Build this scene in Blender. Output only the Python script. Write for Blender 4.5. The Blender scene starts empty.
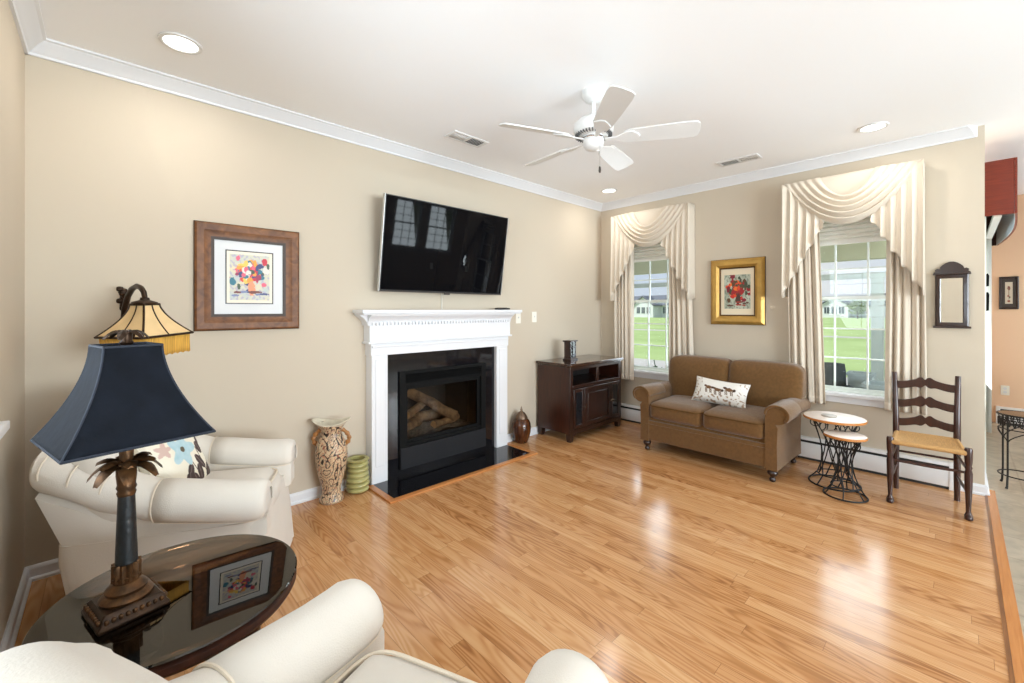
import bpy, bmesh, math, random
from mathutils import Vector, Matrix, noise
random.seed(7)
S = bpy.context.scene
COL = S.collection
PI = math.pi

# ------------------------------------------------------------------ camera
cd = bpy.data.cameras.new('camera'); cam = bpy.data.objects.new('camera', cd); COL.objects.link(cam)
cam.location = (0, 0, 1.37)
cam.rotation_euler = (PI/2, 0, math.atan(448/426.7) - PI/2)
cd.sensor_width = 36; cd.lens = 36*426.7/1024; cd.shift_y = -31.5/1024; cd.clip_start = .02; cd.clip_end = 600
S.camera = cam
S.view_settings.view_transform = 'Standard'; S.view_settings.look = 'None'
S.view_settings.gamma = 1; S.view_settings.use_curve_mapping = False
S.view_settings.exposure = 0.0
S.cycles.use_denoising = True
S.cycles.max_bounces = 10; S.cycles.diffuse_bounces = 6; S.cycles.glossy_bounces = 5; S.cycles.transparent_max_bounces = 24
S.cycles.sample_clamp_indirect = 6; S.cycles.caustics_reflective = False; S.cycles.caustics_refractive = False

# ------------------------------------------------------------------ sky and lights
def world():
    w = bpy.data.worlds.new('sky'); S.world = w; w.use_nodes = True
    N = w.node_tree.nodes; L = w.node_tree.links; N.clear()
    tc = N.new('ShaderNodeTexCoord'); sep = N.new('ShaderNodeSeparateXYZ'); L.new(tc.outputs['Generated'], sep.inputs[0])
    ramp = N.new('ShaderNodeValToRGB'); L.new(sep.outputs[2], ramp.inputs[0])
    e = ramp.color_ramp.elements
    e[0].position = 0.0; e[0].color = (.80, .88, 1.0, 1); e[1].position = .6; e[1].color = (.30, .52, .95, 1)
    mp = N.new('ShaderNodeMapping'); mp.inputs['Scale'].default_value = (2, 2, 7); L.new(tc.outputs['Generated'], mp.inputs[0])
    nz = N.new('ShaderNodeTexNoise'); nz.inputs['Scale'].default_value = 1.6; nz.inputs['Detail'].default_value = 6
    L.new(mp.outputs[0], nz.inputs['Vector'])
    r2 = N.new('ShaderNodeValToRGB'); L.new(nz.outputs['Fac'], r2.inputs[0])
    r2.color_ramp.elements[0].position = .42; r2.color_ramp.elements[1].position = .68
    mx = N.new('ShaderNodeMixRGB'); L.new(r2.outputs[0], mx.inputs[0]); L.new(ramp.outputs[0], mx.inputs[1])
    mx.inputs[2].default_value = (.95, .97, 1, 1)
    bg = N.new('ShaderNodeBackground'); L.new(mx.outputs[0], bg.inputs[0]); bg.inputs[1].default_value = .85
    out = N.new('ShaderNodeOutputWorld'); L.new(bg.outputs[0], out.inputs[0])
world()

def lamp(kind, name, loc, power, color=(1, 1, 1), direction=(0, 0, -1), **kw):
    d = bpy.data.lights.new(name, kind); d.energy = power; d.color = color
    for k, v in kw.items(): setattr(d, k, v)
    o = bpy.data.objects.new(name, d); COL.objects.link(o); o.location = loc
    o.rotation_euler = Vector(direction).to_track_quat('-Z', 'Y').to_euler()
    return o
lamp('SUN', 'sun', (0, 0, 20), 4.2, (1, .97, .92), (.35, -.75, -.75), angle=.02)
DAY = (.83, .915, 1.0)
def daylight(name, loc, direction, sx, sy, power):      # area lamp at an opening: window daylight, and the added south fill
    lamp('AREA', name, loc, power, DAY, direction, shape='RECTANGLE', size=sx, size_y=sy)
daylight('daylight_west', (-.62, 1.25, 1.60), (1, 0, .40), 1.7, 1.25, 60)
daylight('daylight_south_a', (5.8, -4.45, 1.5), (0, 1, .40), .8, 1.4, 85)
daylight('daylight_south_b', (6.85, -4.45, 1.5), (0, 1, .40), .85, 1.4, 85)
daylight('fill_south', (1.9, -4.6, 1.3), (0, 1, .40), 3.4, 1.9, 570)  # added fill behind the camera, tilted up to brighten the ceiling
daylight('daylight_door', (6.2, .12, 1.1), (0, -1, .6), 1.6, 2.0, 60)
daylight('daylight_east_a', (5.1, 2.5, 1.35), (-1, 0, .45), .7, 1.4, 21)
daylight('daylight_east_b', (5.1, .665, 1.35), (-1, 0, .45), .7, 1.4, 21)
WARM = (1, .95, .88)
for cx, cy in ((.28, 2.757), (4.17, .449), (4.18, 2.775), (.28, .45), (1.2, -2.2), (3.8, -2.2), (6.4, -2.2)):  # the kitchen-side three have no fixture, added to light that area
    lamp('AREA', 'can_and_fill_lamp', (cx, cy, 2.715), 4.8, WARM, (0, 0, -1), shape='DISK', size=.13)

# ------------------------------------------------------------------ materials
def new_mat(name):
    m = bpy.data.materials.new(name); m.use_nodes = True
    return m, m.node_tree.nodes, m.node_tree.links, m.node_tree.nodes['Principled BSDF']
def srgb(r, g, b):
    f = lambda c: (c/255/12.92) if c/255 <= .04045 else ((c/255+.055)/1.055)**2.4
    return (f(r), f(g), f(b), 1)
def mat(name, col, rough=.5, metal=0, spec=.5, var=.0, vscale=6, bump=0, bscale=80, coat=0, stretch=(1, 1, 1), sheen=0, col2=None):
    m, N, L, P = new_mat(name)
    col = col if len(col) == 4 else (*col, 1)
    P.inputs['Roughness'].default_value = rough; P.inputs['Metallic'].default_value = metal
    P.inputs['Specular IOR Level'].default_value = spec; P.inputs['Coat Weight'].default_value = coat
    P.inputs['Coat Roughness'].default_value = .08; P.inputs['Sheen Weight'].default_value = sheen
    tc = N.new('ShaderNodeTexCoord'); mp = N.new('ShaderNodeMapping'); mp.inputs['Scale'].default_value = stretch
    L.new(tc.outputs['Object'], mp.inputs[0])
    if var or col2:
        nz = N.new('ShaderNodeTexNoise'); nz.inputs['Scale'].default_value = vscale; nz.inputs['Detail'].default_value = 5
        L.new(mp.outputs[0], nz.inputs['Vector'])
        r = N.new('ShaderNodeValToRGB'); L.new(nz.outputs['Fac'], r.inputs[0])
        c2 = col2 or tuple(min(1, c*(1+var)) for c in col[:3]) + (1,)
        c1 = col if col2 else tuple(c*(1-var) for c in col[:3]) + (1,)
        r.color_ramp.elements[0].position = .3; r.color_ramp.elements[1].position = .7
        r.color_ramp.elements[0].color = c1; r.color_ramp.elements[1].color = c2
        L.new(r.outputs[0], P.inputs['Base Color'])
    else:
        P.inputs['Base Color'].default_value = col
    if bump:
        n2 = N.new('ShaderNodeTexNoise'); n2.inputs['Scale'].default_value = bscale; n2.inputs['Detail'].default_value = 3
        L.new(mp.outputs[0], n2.inputs['Vector'])
        b = N.new('ShaderNodeBump'); b.inputs['Strength'].default_value = bump; b.inputs['Distance'].default_value = .01
        L.new(n2.outputs['Fac'], b.inputs['Height']); L.new(b.outputs[0], P.inputs['Normal'])
    return m
def mat_emit(name, col, s):
    m, N, L, P = new_mat(name)
    P.inputs['Base Color'].default_value = (*col, 1); P.inputs['Emission Color'].default_value = (*col, 1); P.inputs['Emission Strength'].default_value = s
    return m
def mat_painted(name, rough=.5, bump=0):
    m, N, L, P = new_mat(name)
    a = N.new('ShaderNodeAttribute'); a.attribute_name = 'paint'; L.new(a.outputs['Color'], P.inputs['Base Color'])
    P.inputs['Roughness'].default_value = rough
    if bump:
        tc = N.new('ShaderNodeTexCoord'); n2 = N.new('ShaderNodeTexNoise'); n2.inputs['Scale'].default_value = 120
        L.new(tc.outputs['Object'], n2.inputs['Vector'])
        b = N.new('ShaderNodeBump'); b.inputs['Strength'].default_value = bump; b.inputs['Distance'].default_value = .01
        L.new(n2.outputs['Fac'], b.inputs['Height']); L.new(b.outputs[0], P.inputs['Normal'])
    return m
def mat_glass(name, tint=(1, 1, 1), ior=1.45, rough=0.0, gcol=(1, 1, 1)):
    m, N, L, P = new_mat(name); N.remove(P)
    t = N.new('ShaderNodeBsdfTransparent'); t.inputs[0].default_value = (*tint, 1)
    g = N.new('ShaderNodeBsdfGlossy'); g.inputs['Roughness'].default_value = rough; g.inputs[0].default_value = (*gcol, 1)
    fr = N.new('ShaderNodeFresnel'); fr.inputs[0].default_value = ior
    mx = N.new('ShaderNodeMixShader'); L.new(fr.outputs[0], mx.inputs[0]); L.new(t.outputs[0], mx.inputs[1]); L.new(g.outputs[0], mx.inputs[2])
    L.new(mx.outputs[0], N['Material Output'].inputs[0])
    return m
def math_node(N, L, op, a, b=None):
    n = N.new('ShaderNodeMath'); n.operation = op
    for i, x in enumerate((a, b)):
        if x is None: continue
        if isinstance(x, (int, float)): n.inputs[i].default_value = x
        else: L.new(x, n.inputs[i])
    return n.outputs[0]
def mat_planks(name, tones, w=.083, length=.95, rough=.17, axis='Y', grain=1.0):
    m, N, L, P = new_mat(name)
    M_ = lambda op, a, b=None: math_node(N, L, op, a, b)
    tc = N.new('ShaderNodeTexCoord'); sp = N.new('ShaderNodeSeparateXYZ'); L.new(tc.outputs['Object'], sp.inputs[0])
    across, along = (sp.outputs[0], sp.outputs[1]) if axis == 'Y' else (sp.outputs[1], sp.outputs[0])
    xs = M_('DIVIDE', across, w); row = M_('FLOOR', xs)
    wn = N.new('ShaderNodeTexWhiteNoise'); wn.noise_dimensions = '1D'; L.new(row, wn.inputs['W'])
    ys = M_('ADD', M_('DIVIDE', along, length), M_('MULTIPLY', wn.outputs[0], 9.7)); colm = M_('FLOOR', ys)
    cb = N.new('ShaderNodeCombineXYZ'); L.new(row, cb.inputs[0]); L.new(colm, cb.inputs[1])
    wn2 = N.new('ShaderNodeTexWhiteNoise'); wn2.noise_dimensions = '2D'; L.new(cb.outputs[0], wn2.inputs['Vector'])
    # long stretched grain, offset per board
    gv = N.new('ShaderNodeCombineXYZ')
    L.new(M_('MULTIPLY', across, 26), gv.inputs[0]); L.new(M_('MULTIPLY', along, 2.2), gv.inputs[1]); L.new(M_('MULTIPLY', wn2.outputs[0], 40), gv.inputs[2])
    nz = N.new('ShaderNodeTexNoise'); nz.inputs['Scale'].default_value = 1.0; nz.inputs['Detail'].default_value = 6; nz.inputs['Roughness'].default_value = .62; nz.inputs['Distortion'].default_value = .6
    L.new(gv.outputs[0], nz.inputs['Vector'])
    # cathedral rings
    rv = N.new('ShaderNodeCombineXYZ')
    L.new(M_('MULTIPLY', across, 9), rv.inputs[0]); L.new(M_('MULTIPLY', along, .9), rv.inputs[1]); L.new(M_('MULTIPLY', wn2.outputs[0], 23), rv.inputs[2])
    n3 = N.new('ShaderNodeTexNoise'); n3.inputs['Scale'].default_value = 1.0; n3.inputs['Detail'].default_value = 1; L.new(rv.outputs[0], n3.inputs['Vector'])
    ring = M_('ABSOLUTE', M_('SINE', M_('MULTIPLY', n3.outputs['Fac'], 62)))
    ring = M_('POWER', ring, 2.5)
    tone = M_('ADD', M_('MULTIPLY', wn2.outputs[0], .40), M_('ADD', M_('MULTIPLY', nz.outputs['Fac'], .46*grain), M_('MULTIPLY', ring, .26*grain)))
    r = N.new('ShaderNodeValToRGB'); L.new(tone, r.inputs[0])
    els = r.color_ramp.elements
    els[0].position = .18; els[0].color = tones[0]; els[1].position = .95; els[1].color = tones[-1]
    for i, t in enumerate(tones[1:-1]):
        e = els.new(.18 + .77*(i+1)/(len(tones)-1)); e.color = t
    # seams
    fx = M_('ABSOLUTE', M_('SUBTRACT', M_('FRACT', xs), .5)); fy = M_('ABSOLUTE', M_('SUBTRACT', M_('FRACT', ys), .5))
    seam = M_('MAXIMUM', M_('GREATER_THAN', fx, .5-.0008/w), M_('GREATER_THAN', fy, .5-.0009/length))
    mx = N.new('ShaderNodeMixRGB'); mx.inputs[2].default_value = tuple(c*.45 for c in tones[-1][:3]) + (1,)
    L.new(M_('MULTIPLY', seam, .6), mx.inputs[0]); L.new(r.outputs[0], mx.inputs[1])
    L.new(mx.outputs[0], P.inputs['Base Color'])
    P.inputs['Roughness'].default_value = rough
    P.inputs['Specular IOR Level'].default_value = .5
    b = N.new('ShaderNodeBump'); b.inputs['Strength'].default_value = .06; b.inputs['Distance'].default_value = .004
    L.new(nz.outputs['Fac'], b.inputs['Height']); L.new(b.outputs[0], P.inputs['Normal'])
    return m
def mat_tile(name):
    m, N, L, P = new_mat(name)
    tc = N.new('ShaderNodeTexCoord')
    br = N.new('ShaderNodeTexBrick'); br.offset = 0; br.inputs['Scale'].default_value = 1; br.inputs['Brick Width'].default_value = .33; br.inputs['Row Height'].default_value = .33
    br.inputs['Mortar Size'].default_value = .006; br.inputs['Mortar'].default_value = srgb(150, 138, 120); br.inputs['Color1'].default_value = srgb(170, 160, 143); br.inputs['Color2'].default_value = srgb(160, 149, 131)
    L.new(tc.outputs['Object'], br.inputs['Vector'])
    nz = N.new('ShaderNodeTexNoise'); nz.inputs['Scale'].default_value = 9; nz.inputs['Detail'].default_value = 7; nz.inputs['Distortion'].default_value = 1; L.new(tc.outputs['Object'], nz.inputs['Vector'])
    mx = N.new('ShaderNodeMixRGB'); mx.blend_type = 'OVERLAY'; mx.inputs[0].default_value = .55; L.new(br.outputs[0], mx.inputs[1]); L.new(nz.outputs['Fac'], mx.inputs[2])
    L.new(mx.outputs[0], P.inputs['Base Color']); P.inputs['Roughness'].default_value = .35
    return m
def mat_wood(name, c1, c2, rough=.35, scale=(14, 14, 1.6), coat=.0):
    m, N, L, P = new_mat(name)
    tc = N.new('ShaderNodeTexCoord'); mp = N.new('ShaderNodeMapping'); mp.inputs['Scale'].default_value = scale; L.new(tc.outputs['Object'], mp.inputs[0])
    nz = N.new('ShaderNodeTexNoise'); nz.inputs['Scale'].default_value = 2; nz.inputs['Detail'].default_value = 6; nz.inputs['Distortion'].default_value = .8; L.new(mp.outputs[0], nz.inputs['Vector'])
    r = N.new('ShaderNodeValToRGB'); L.new(nz.outputs['Fac'], r.inputs[0]); r.color_ramp.elements[0].position = .3; r.color_ramp.elements[1].position = .72
    r.color_ramp.elements[0].color = c1; r.color_ramp.elements[1].color = c2
    L.new(r.outputs[0], P.inputs['Base Color']); P.inputs['Roughness'].default_value = rough; P.inputs['Coat Weight'].default_value = coat
    return m
def mat_fire_screen(name): return mat_glass(name, (.80, .77, .73), 1.22, .02)

M = {}
M['wall'] = mat('beige_wall_paint', srgb(199, 187, 169), .85, spec=.2, bump=.03, bscale=160)
M['peach'] = mat('peach_wall_paint', srgb(236, 202, 170), .85, spec=.2, bump=.03, bscale=160)
M['ceiling'] = mat('ceiling_paint', srgb(249, 250, 252), .9, spec=.1, bump=.02, bscale=140)
M['trim'] = mat('white_trim_paint', srgb(224, 225, 228), .4, spec=.4)
M['oak'] = mat_planks('oak_planks', [srgb(212, 168, 122), srgb(200, 150, 102), srgb(184, 130, 82), srgb(142, 92, 52)], w=.072, length=1.05)
M['oak_strip'] = mat_wood('oak_border', srgb(176, 112, 58), srgb(198, 134, 76), .25, (2, 40, 40))
M['oak_strip2'] = mat_wood('oak_border_dark', srgb(120, 76, 40), srgb(150, 98, 54), .3, (2, 40, 40))
M['tile'] = mat_tile('stone_tile')
M['white'] = mat('white_plastic', srgb(226, 226, 225), .35)
M['offwhite'] = mat('almond_plastic', srgb(236, 232, 220), .4)
M['granite'] = mat('black_granite', (.006, .006, .008), .06, spec=.6, var=.5, vscale=90)
M['blackmetal'] = mat('black_metal', (.005, .005, .005), .7, spec=.12)
M['charcoal'] = mat('charcoal_metal', (.016, .016, .018), .7, spec=.15, bump=.1, bscale=60)
M['firebrick'] = mat('dark_firebrick', (.03, .026, .022), .9, bump=.4, bscale=30)
M['log'] = mat('gas_log_bark', srgb(92, 70, 50), .9, col2=srgb(160, 130, 96), vscale=18, bump=.6, bscale=40)
M['logend'] = mat('gas_log_cut_end', srgb(190, 150, 98), .8, var=.15, vscale=40)
M['ember'] = mat('ash_embers', srgb(120, 112, 100), .95, col2=srgb(50, 44, 40), vscale=60, bump=.6, bscale=90)
M['tvblack'] = mat('tv_bezel', (.01, .01, .011), .3)
M['screen'] = mat('tv_screen', (.003, .003, .004), .03, spec=.11)
M['silver'] = mat('satin_silver', (.6, .6, .6), .3, metal=.9)
M['chrome'] = mat('chrome', (.8, .8, .8), .12, metal=1)
M['cream'] = mat('cream_twill', srgb(215, 208, 198), .95, spec=.1, bump=.12, bscale=260, sheen=.15, var=.025, vscale=5)
M['creampipe'] = mat('cream_piping', srgb(222, 210, 192), .95, spec=.1)
M['brownchenille'] = mat('brown_chenille', srgb(106, 76, 43), .95, spec=.1, var=.12, vscale=40, bump=.3, bscale=240, sheen=.3)
M['browndark'] = mat('dark_brown_piping', srgb(92, 66, 38), .95, spec=.1)
M['turned'] = mat('dark_turned_wood', srgb(46, 26, 16), .3, coat=.2)
M['drape'] = mat('ivory_drapery', srgb(215, 204, 188), .9, spec=.1, bump=.08, bscale=220, sheen=.1)
def mat_translucent(name, col, f):
    m = mat(name, col, .9, spec=.1); N, L = m.node_tree.nodes, m.node_tree.links
    t = N.new('ShaderNodeBsdfTranslucent'); t.inputs[0].default_value = col; mx = N.new('ShaderNodeMixShader'); mx.inputs[0].default_value = f
    L.new(N['Principled BSDF'].outputs[0], mx.inputs[1]); L.new(t.outputs[0], mx.inputs[2]); L.new(mx.outputs[0], N['Material Output'].inputs[0]); return m
M['shade'] = mat_translucent('white_pleated_shade', srgb(244, 241, 234), .3)
M['mahog'] = mat_wood('dark_mahogany', srgb(40, 18, 10), srgb(66, 30, 16), .28, (30, 30, 3), .2)
M['mahogside'] = mat_wood('red_mahogany', srgb(44, 20, 11), srgb(66, 31, 17), .3, (30, 30, 3), .2)
M['espresso'] = mat_wood('espresso_wood', srgb(34, 18, 13), srgb(52, 28, 19), .28, (30, 30, 3), .2)
M['cabtop'] = mat_wood('cabinet_top_wood', srgb(50, 32, 24), srgb(72, 50, 38), .16, (4, 30, 30), .5)
M['dark'] = mat('dark_interior', (.008, .006, .005), .8)
M['cabglass'] = mat('smoked_cabinet_glass', (.012, .012, .014), .08)
M['knob'] = mat('antique_knob', (.08, .06, .045), .35, metal=.8)
M['iron'] = mat('wrought_iron', (.014, .012, .011), .5, metal=.4)
M['rush'] = mat('woven_rush', srgb(196, 152, 96), .85, var=.25, vscale=8, stretch=(2, 60, 60), bump=.5, bscale=14)
M['ladder'] = mat_wood('dark_walnut', srgb(44, 22, 15), srgb(66, 33, 22), .3, (30, 30, 4), .2)
M['tabtop'] = mat('whitewashed_top', srgb(226, 214, 204), .35, var=.06, vscale=8)
M['coaster'] = mat('stone_coaster', srgb(168, 160, 150), .6)
M['goldframe'] = mat('gold_leaf_frame', srgb(186, 146, 74), .38, metal=.5, var=.15, vscale=12)
M['golddark'] = mat('dark_gold_lip', srgb(86, 58, 24), .4, metal=.4)
M['walnutframe'] = mat_wood('burl_walnut_frame', srgb(88, 52, 26), srgb(134, 86, 46), .5, (9, 9, 9), 0)
M['frameline'] = mat('frame_dark_edge', srgb(36, 24, 20), .35)
M['greyliner'] = mat('pewter_liner', srgb(70, 62, 58), .4, metal=.3)
M['matboard'] = mat('mat_board', srgb(226, 228, 230), .9, spec=.1)
M['creammat'] = mat('cream_mat_board', srgb(226, 212, 186), .9, spec=.1)
M['paint'] = mat_painted('printed_art', .5)
M['paintcloth'] = mat_painted('printed_cloth', .95, .1)
M['paintceramic'] = mat_painted('painted_ceramic', .32, .12)
M['mirror'] = mat('mirror_silver', (.92, .92, .9), .02, metal=1)
M['navy'] = mat('navy_shade_cloth', srgb(15, 19, 27), .85, spec=.15, var=.3, vscale=18, stretch=(1, 1, 1), bump=.15, bscale=30, sheen=.03)
M['bronze'] = mat('aged_bronze', srgb(58, 42, 28), .42, metal=.7, col2=srgb(112, 76, 44), vscale=40, bump=.2, bscale=60)
M['bronzedark'] = mat('dark_bronze', srgb(38, 26, 18), .4, metal=.7, col2=srgb(64, 44, 28), vscale=40)
M['marbleblue'] = mat('verdigris_column', srgb(10, 12, 14), .4, col2=srgb(30, 35, 38), vscale=45, bump=.2, bscale=60)
M['parch'] = mat('parchment_panel', srgb(222, 190, 140), .7, var=.08, vscale=12)
M['fringe'] = mat('gold_fringe', srgb(206, 156, 66), .8, var=.3, vscale=30, stretch=(8, 8, .2), bump=.3, bscale=200)
M['tableglass'] = mat_glass('bronze_table_glass', (.34, .27, .21), 1.62, .0, (.95, .9, .84))
M['tablewood'] = mat_wood('cherry_table_wood', srgb(50, 22, 12), srgb(78, 38, 20), .42, (10, 10, 10), 0)
M['brass'] = mat('brass', srgb(214, 176, 104), .3, metal=.9)
M['pane'] = mat_glass('window_glass', (.97, .985, .98), 1.3, 0)
M['vinyl'] = mat('white_vinyl_window', srgb(226, 234, 230), .4)
M['heater'] = mat('white_enamel', srgb(222, 222, 222), .4)
M['heatdark'] = mat('heater_slot', (.03, .03, .03), .7)
M['greenpot'] = mat('celadon_glaze', srgb(166, 160, 104), .3, var=.12, vscale=14)
M['jar'] = mat('tortoise_glaze', srgb(40, 16, 10), .12, col2=srgb(96, 54, 26), vscale=9, stretch=(5, 5, 1))
M['pewter'] = mat('pewter_lid', srgb(120, 100, 84), .35, metal=.8)
M['tan'] = mat('tan_handle', srgb(160, 108, 58), .4, var=.2, vscale=60)
M['cherry'] = mat_wood('red_cherry', srgb(98, 30, 12), srgb(122, 44, 20), .4, (4, 4, 60), 0)
M['blind'] = mat('vinyl_blind_slat', srgb(224, 220, 210), .6)
M['lining'] = mat('pale_blue_lining', srgb(208, 220, 224), .7)
M['lens'] = mat_emit('recessed_lens', (1, .97, .92), 3.0)
M['ventdark'] = mat('vent_shadow_gap', srgb(96, 96, 96), .8)
M['clockface'] = mat_painted('clock_dial', .4)
M['grass'] = mat('lawn_grass', srgb(160, 182, 112), .95, spec=.1, col2=srgb(186, 204, 138), vscale=.25)
M['path'] = mat('concrete_path', srgb(196, 190, 180), .9, var=.06, vscale=3)
M['siding'] = mat('white_siding', srgb(226, 228, 230), .8)
M['roof'] = mat('grey_shingles', srgb(112, 116, 124), .9, var=.1, vscale=4)
M['hglass'] = mat('far_window_glass', srgb(70, 82, 94), .2)
M['porch'] = mat('porch_paint', srgb(214, 222, 218), .6)
M['porchbeam'] = mat('porch_header_paint', srgb(214, 212, 182), .7)
M['deck'] = mat('porch_floor', srgb(170, 168, 162), .8, var=.06, vscale=5)
M['greybox'] = mat('grey_planter', srgb(178, 186, 188), .7)
M['slate'] = mat('dark_wicker', srgb(52, 58, 60), .7, bump=.5, bscale=60)
M['leaf'] = mat('tree_leaves', srgb(148, 164, 108), .9, var=.3, vscale=3)
M['leafdark'] = mat('pot_plant_leaves', srgb(58, 84, 52), .8, var=.3, vscale=20)
M['bark'] = mat('tree_bark', srgb(96, 82, 70), .95)
M['rubber'] = mat('remote_plastic', (.012, .012, .012), .5)
M['cord'] = mat('white_cord', srgb(226, 220, 208), .5)
M['cone'] = mat('pine_cone_brown', srgb(52, 36, 26), .8, bump=.6, bscale=60)

# ------------------------------------------------------------------ mesh helper
class MB:
    def __init__(s): s.v = []; s.f = []; s.m = []; s.c = {}
    def add(s, vs, fs, mi=0, X=None, cols=None):
        o = len(s.v)
        for i, p in enumerate(vs):
            p = Vector(p)
            if X is not None: p = X @ p
            s.v.append(p)
            if cols: s.c[o+i] = cols[i]
        for f in fs: s.f.append(tuple(i+o for i in f)); s.m.append(mi)
        return s
    def box(s, x0, x1, y0, y1, z0, z1, mi=0, X=None):
        vs = [(x, y, z) for z in (z0, z1) for y in (y0, y1) for x in (x0, x1)]
        return s.add(vs, [(0, 2, 3, 1), (4, 5, 7, 6), (0, 1, 5, 4), (2, 6, 7, 3), (0, 4, 6, 2), (1, 3, 7, 5)], mi, X)
    def loft(s, rings, mi=0, caps=(True, True), X=None, closed=True, loop=False):
        n = len(rings[0]); vs = [p for r in rings for p in r]; fs = []
        R = len(rings); e = n if closed else n-1
        for i in range(R if loop else R-1):
            a, b = i*n, ((i+1) % R)*n
            for j in range(e):
                k = (j+1) % n
                fs.append((a+j, a+k, b+k, b+j))
        if caps[0] and not loop: fs.append(tuple(reversed(range(n))))
        if caps[1] and not loop: fs.append(tuple((R-1)*n+j for j in range(n)))
        return s.add(vs, fs, mi, X)
    def cyl(s, p0, p1, r0, r1=None, n=20, mi=0, X=None):
        return s.tube([p0, p1], [r0, r0 if r1 is None else r1], n, mi=mi, X=X)
    def tube(s, pts, r, n=8, mi=0, X=None, loop=False, flat=1.0):
        P = [Vector(p) for p in pts]; K = len(P)
        if not isinstance(r, (list, tuple)): r = [r]*K
        rings = []; up = None
        for i in range(K):
            a = P[i-1] if (i > 0 or loop) else P[i]; b = P[(i+1) % K] if (i < K-1 or loop) else P[i]
            t = (b-a).normalized()
            if up is None:
                up = Vector((0, 0, 1)) if abs(t.z) < .9 else Vector((1, 0, 0))
            u = (up - t*up.dot(t)); u = u.normalized() if u.length > 1e-6 else t.orthogonal().normalized()
            w = t.cross(u); up = u
            rings.append([P[i] + (u*math.cos(2*PI*j/n)*flat + w*math.sin(2*PI*j/n))*r[i] for j in range(n)])
        return s.loft(rings, mi, X=X, loop=loop)
    def lathe(s, prof, c=(0, 0, 0), n=32, mi=0, X=None, caps=True, wob=None):
        rings = []
        for k, (r, z) in enumerate(prof):
            rings.append([(c[0]+max(r, .0004)*math.cos(2*PI*j/n)*(wob(j/n, k) if wob else 1), c[1]+max(r, .0004)*math.sin(2*PI*j/n)*(wob(j/n, k) if wob else 1), c[2]+z) for j in range(n)])
        return s.loft(rings, mi, (caps, caps), X)
    def prism(s, poly, fn, d0, d1, mi=0, X=None):
        n = len(poly); vs = [fn(a, b, d0) for a, b in poly] + [fn(a, b, d1) for a, b in poly]
        fs = [tuple(range(n)), tuple(reversed(range(n, 2*n)))] + [(i, i+n, (i+1) % n+n, (i+1) % n) for i in range(n)]
        return s.add(vs, fs, mi, X)
    def grid(s, fn, nu, nv, mi=0, X=None, col=None, flip=False, wrap=False):
        U = nu if wrap else nu+1
        vs = [fn(i/nu, j/nv) for j in range(nv+1) for i in range(U)]
        cols = [col(i/nu, j/nv) for j in range(nv+1) for i in range(U)] if col else None
        fs = []
        for j in range(nv):
            for i in range(nu):
                i2 = (i+1) % U if wrap else i+1
                q = (j*U+i, j*U+i2, (j+1)*U+i2, (j+1)*U+i)
                fs.append(tuple(reversed(q)) if flip else q)
        return s.add(vs, fs, mi, X, cols)
    def rbox(s, c, size, r, puff=(0, 0, 0), n=8, mi=0, X=None, deform=None):
        h = Vector(size)/2; bm = bmesh.new(); bmesh.ops.create_cube(bm, size=2)
        bmesh.ops.subdivide_edges(bm, edges=bm.edges, cuts=n, use_grid_fill=True)
        idx = {}; vs = []
        for i, v in enumerate(bm.verts):
            idx[v] = i; u = v.co.copy()
            p = Vector([math.copysign(abs(u[k])**.8, u[k])*h[k] for k in range(3)])
            q = Vector([max(-(h[k]-r), min(h[k]-r, p[k])) for k in range(3)])
            d = p-q
            if d.length > 1e-9: p = q + d.normalized()*r
            for k in range(3):
                if puff[k]:
                    a, b = [(1-u[j]**2) for j in range(3) if j != k]
                    p[k] += u[k]*puff[k]*a*b
            if deform: p = Vector(deform(p, u))
            vs.append(p + Vector(c))
        fs = [tuple(idx[v] for v in f.verts) for f in bm.faces]
        bm.free()
        return s.add(vs, fs, mi, X)
    def build(s, name, mats, parent=None, bevel=0, angle=38, solid=0, world=False, subd=0):
        if not isinstance(mats, (list, tuple)): mats = [mats]
        vs = s.v
        if world and parent is not None:
            inv = parent_matrix(parent).inverted(); vs = [inv @ p for p in s.v]
        me = bpy.data.meshes.new(name); me.from_pydata([tuple(p) for p in vs], [], s.f)
        for m in mats: me.materials.append(m)
        me.polygons.foreach_set('material_index', s.m)
        if s.c:
            at = me.color_attributes.new('paint', 'FLOAT_COLOR', 'POINT')
            for i in range(len(me.vertices)): at.data[i].color = s.c.get(i, (.5, .5, .5, 1))
        bm = bmesh.new(); bm.from_mesh(me); bmesh.ops.recalc_face_normals(bm, faces=bm.faces)
        th = math.radians(angle)
        for e in bm.edges: e.smooth = not (len(e.link_faces) == 2 and e.calc_face_angle(0) > th)
        for f in bm.faces: f.smooth = True
        bm.to_mesh(me); bm.free()
        o = bpy.data.objects.new(name, me); COL.objects.link(o)
        if parent is not None: o.parent = parent
        if solid:
            q = o.modifiers.new('solid', 'SOLIDIFY'); q.thickness = solid; q.offset = 0
        if bevel:
            q = o.modifiers.new('bevel', 'BEVEL'); q.width = bevel; q.segments = 2; q.limit_method = 'ANGLE'; q.angle_limit = math.radians(50); q.harden_normals = False
        if subd:
            q = o.modifiers.new('sub', 'SUBSURF'); q.levels = subd; q.render_levels = subd
        return o
def parent_matrix(o):
    m = Matrix.LocRotScale(o.location, o.rotation_euler, o.scale)
    return parent_matrix(o.parent) @ m if o.parent else m
def tag(o, label, cat, group=None, kind=None):
    o['label'] = label; o['category'] = cat
    if group: o['group'] = group
    if kind: o['kind'] = kind
    return o
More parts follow.
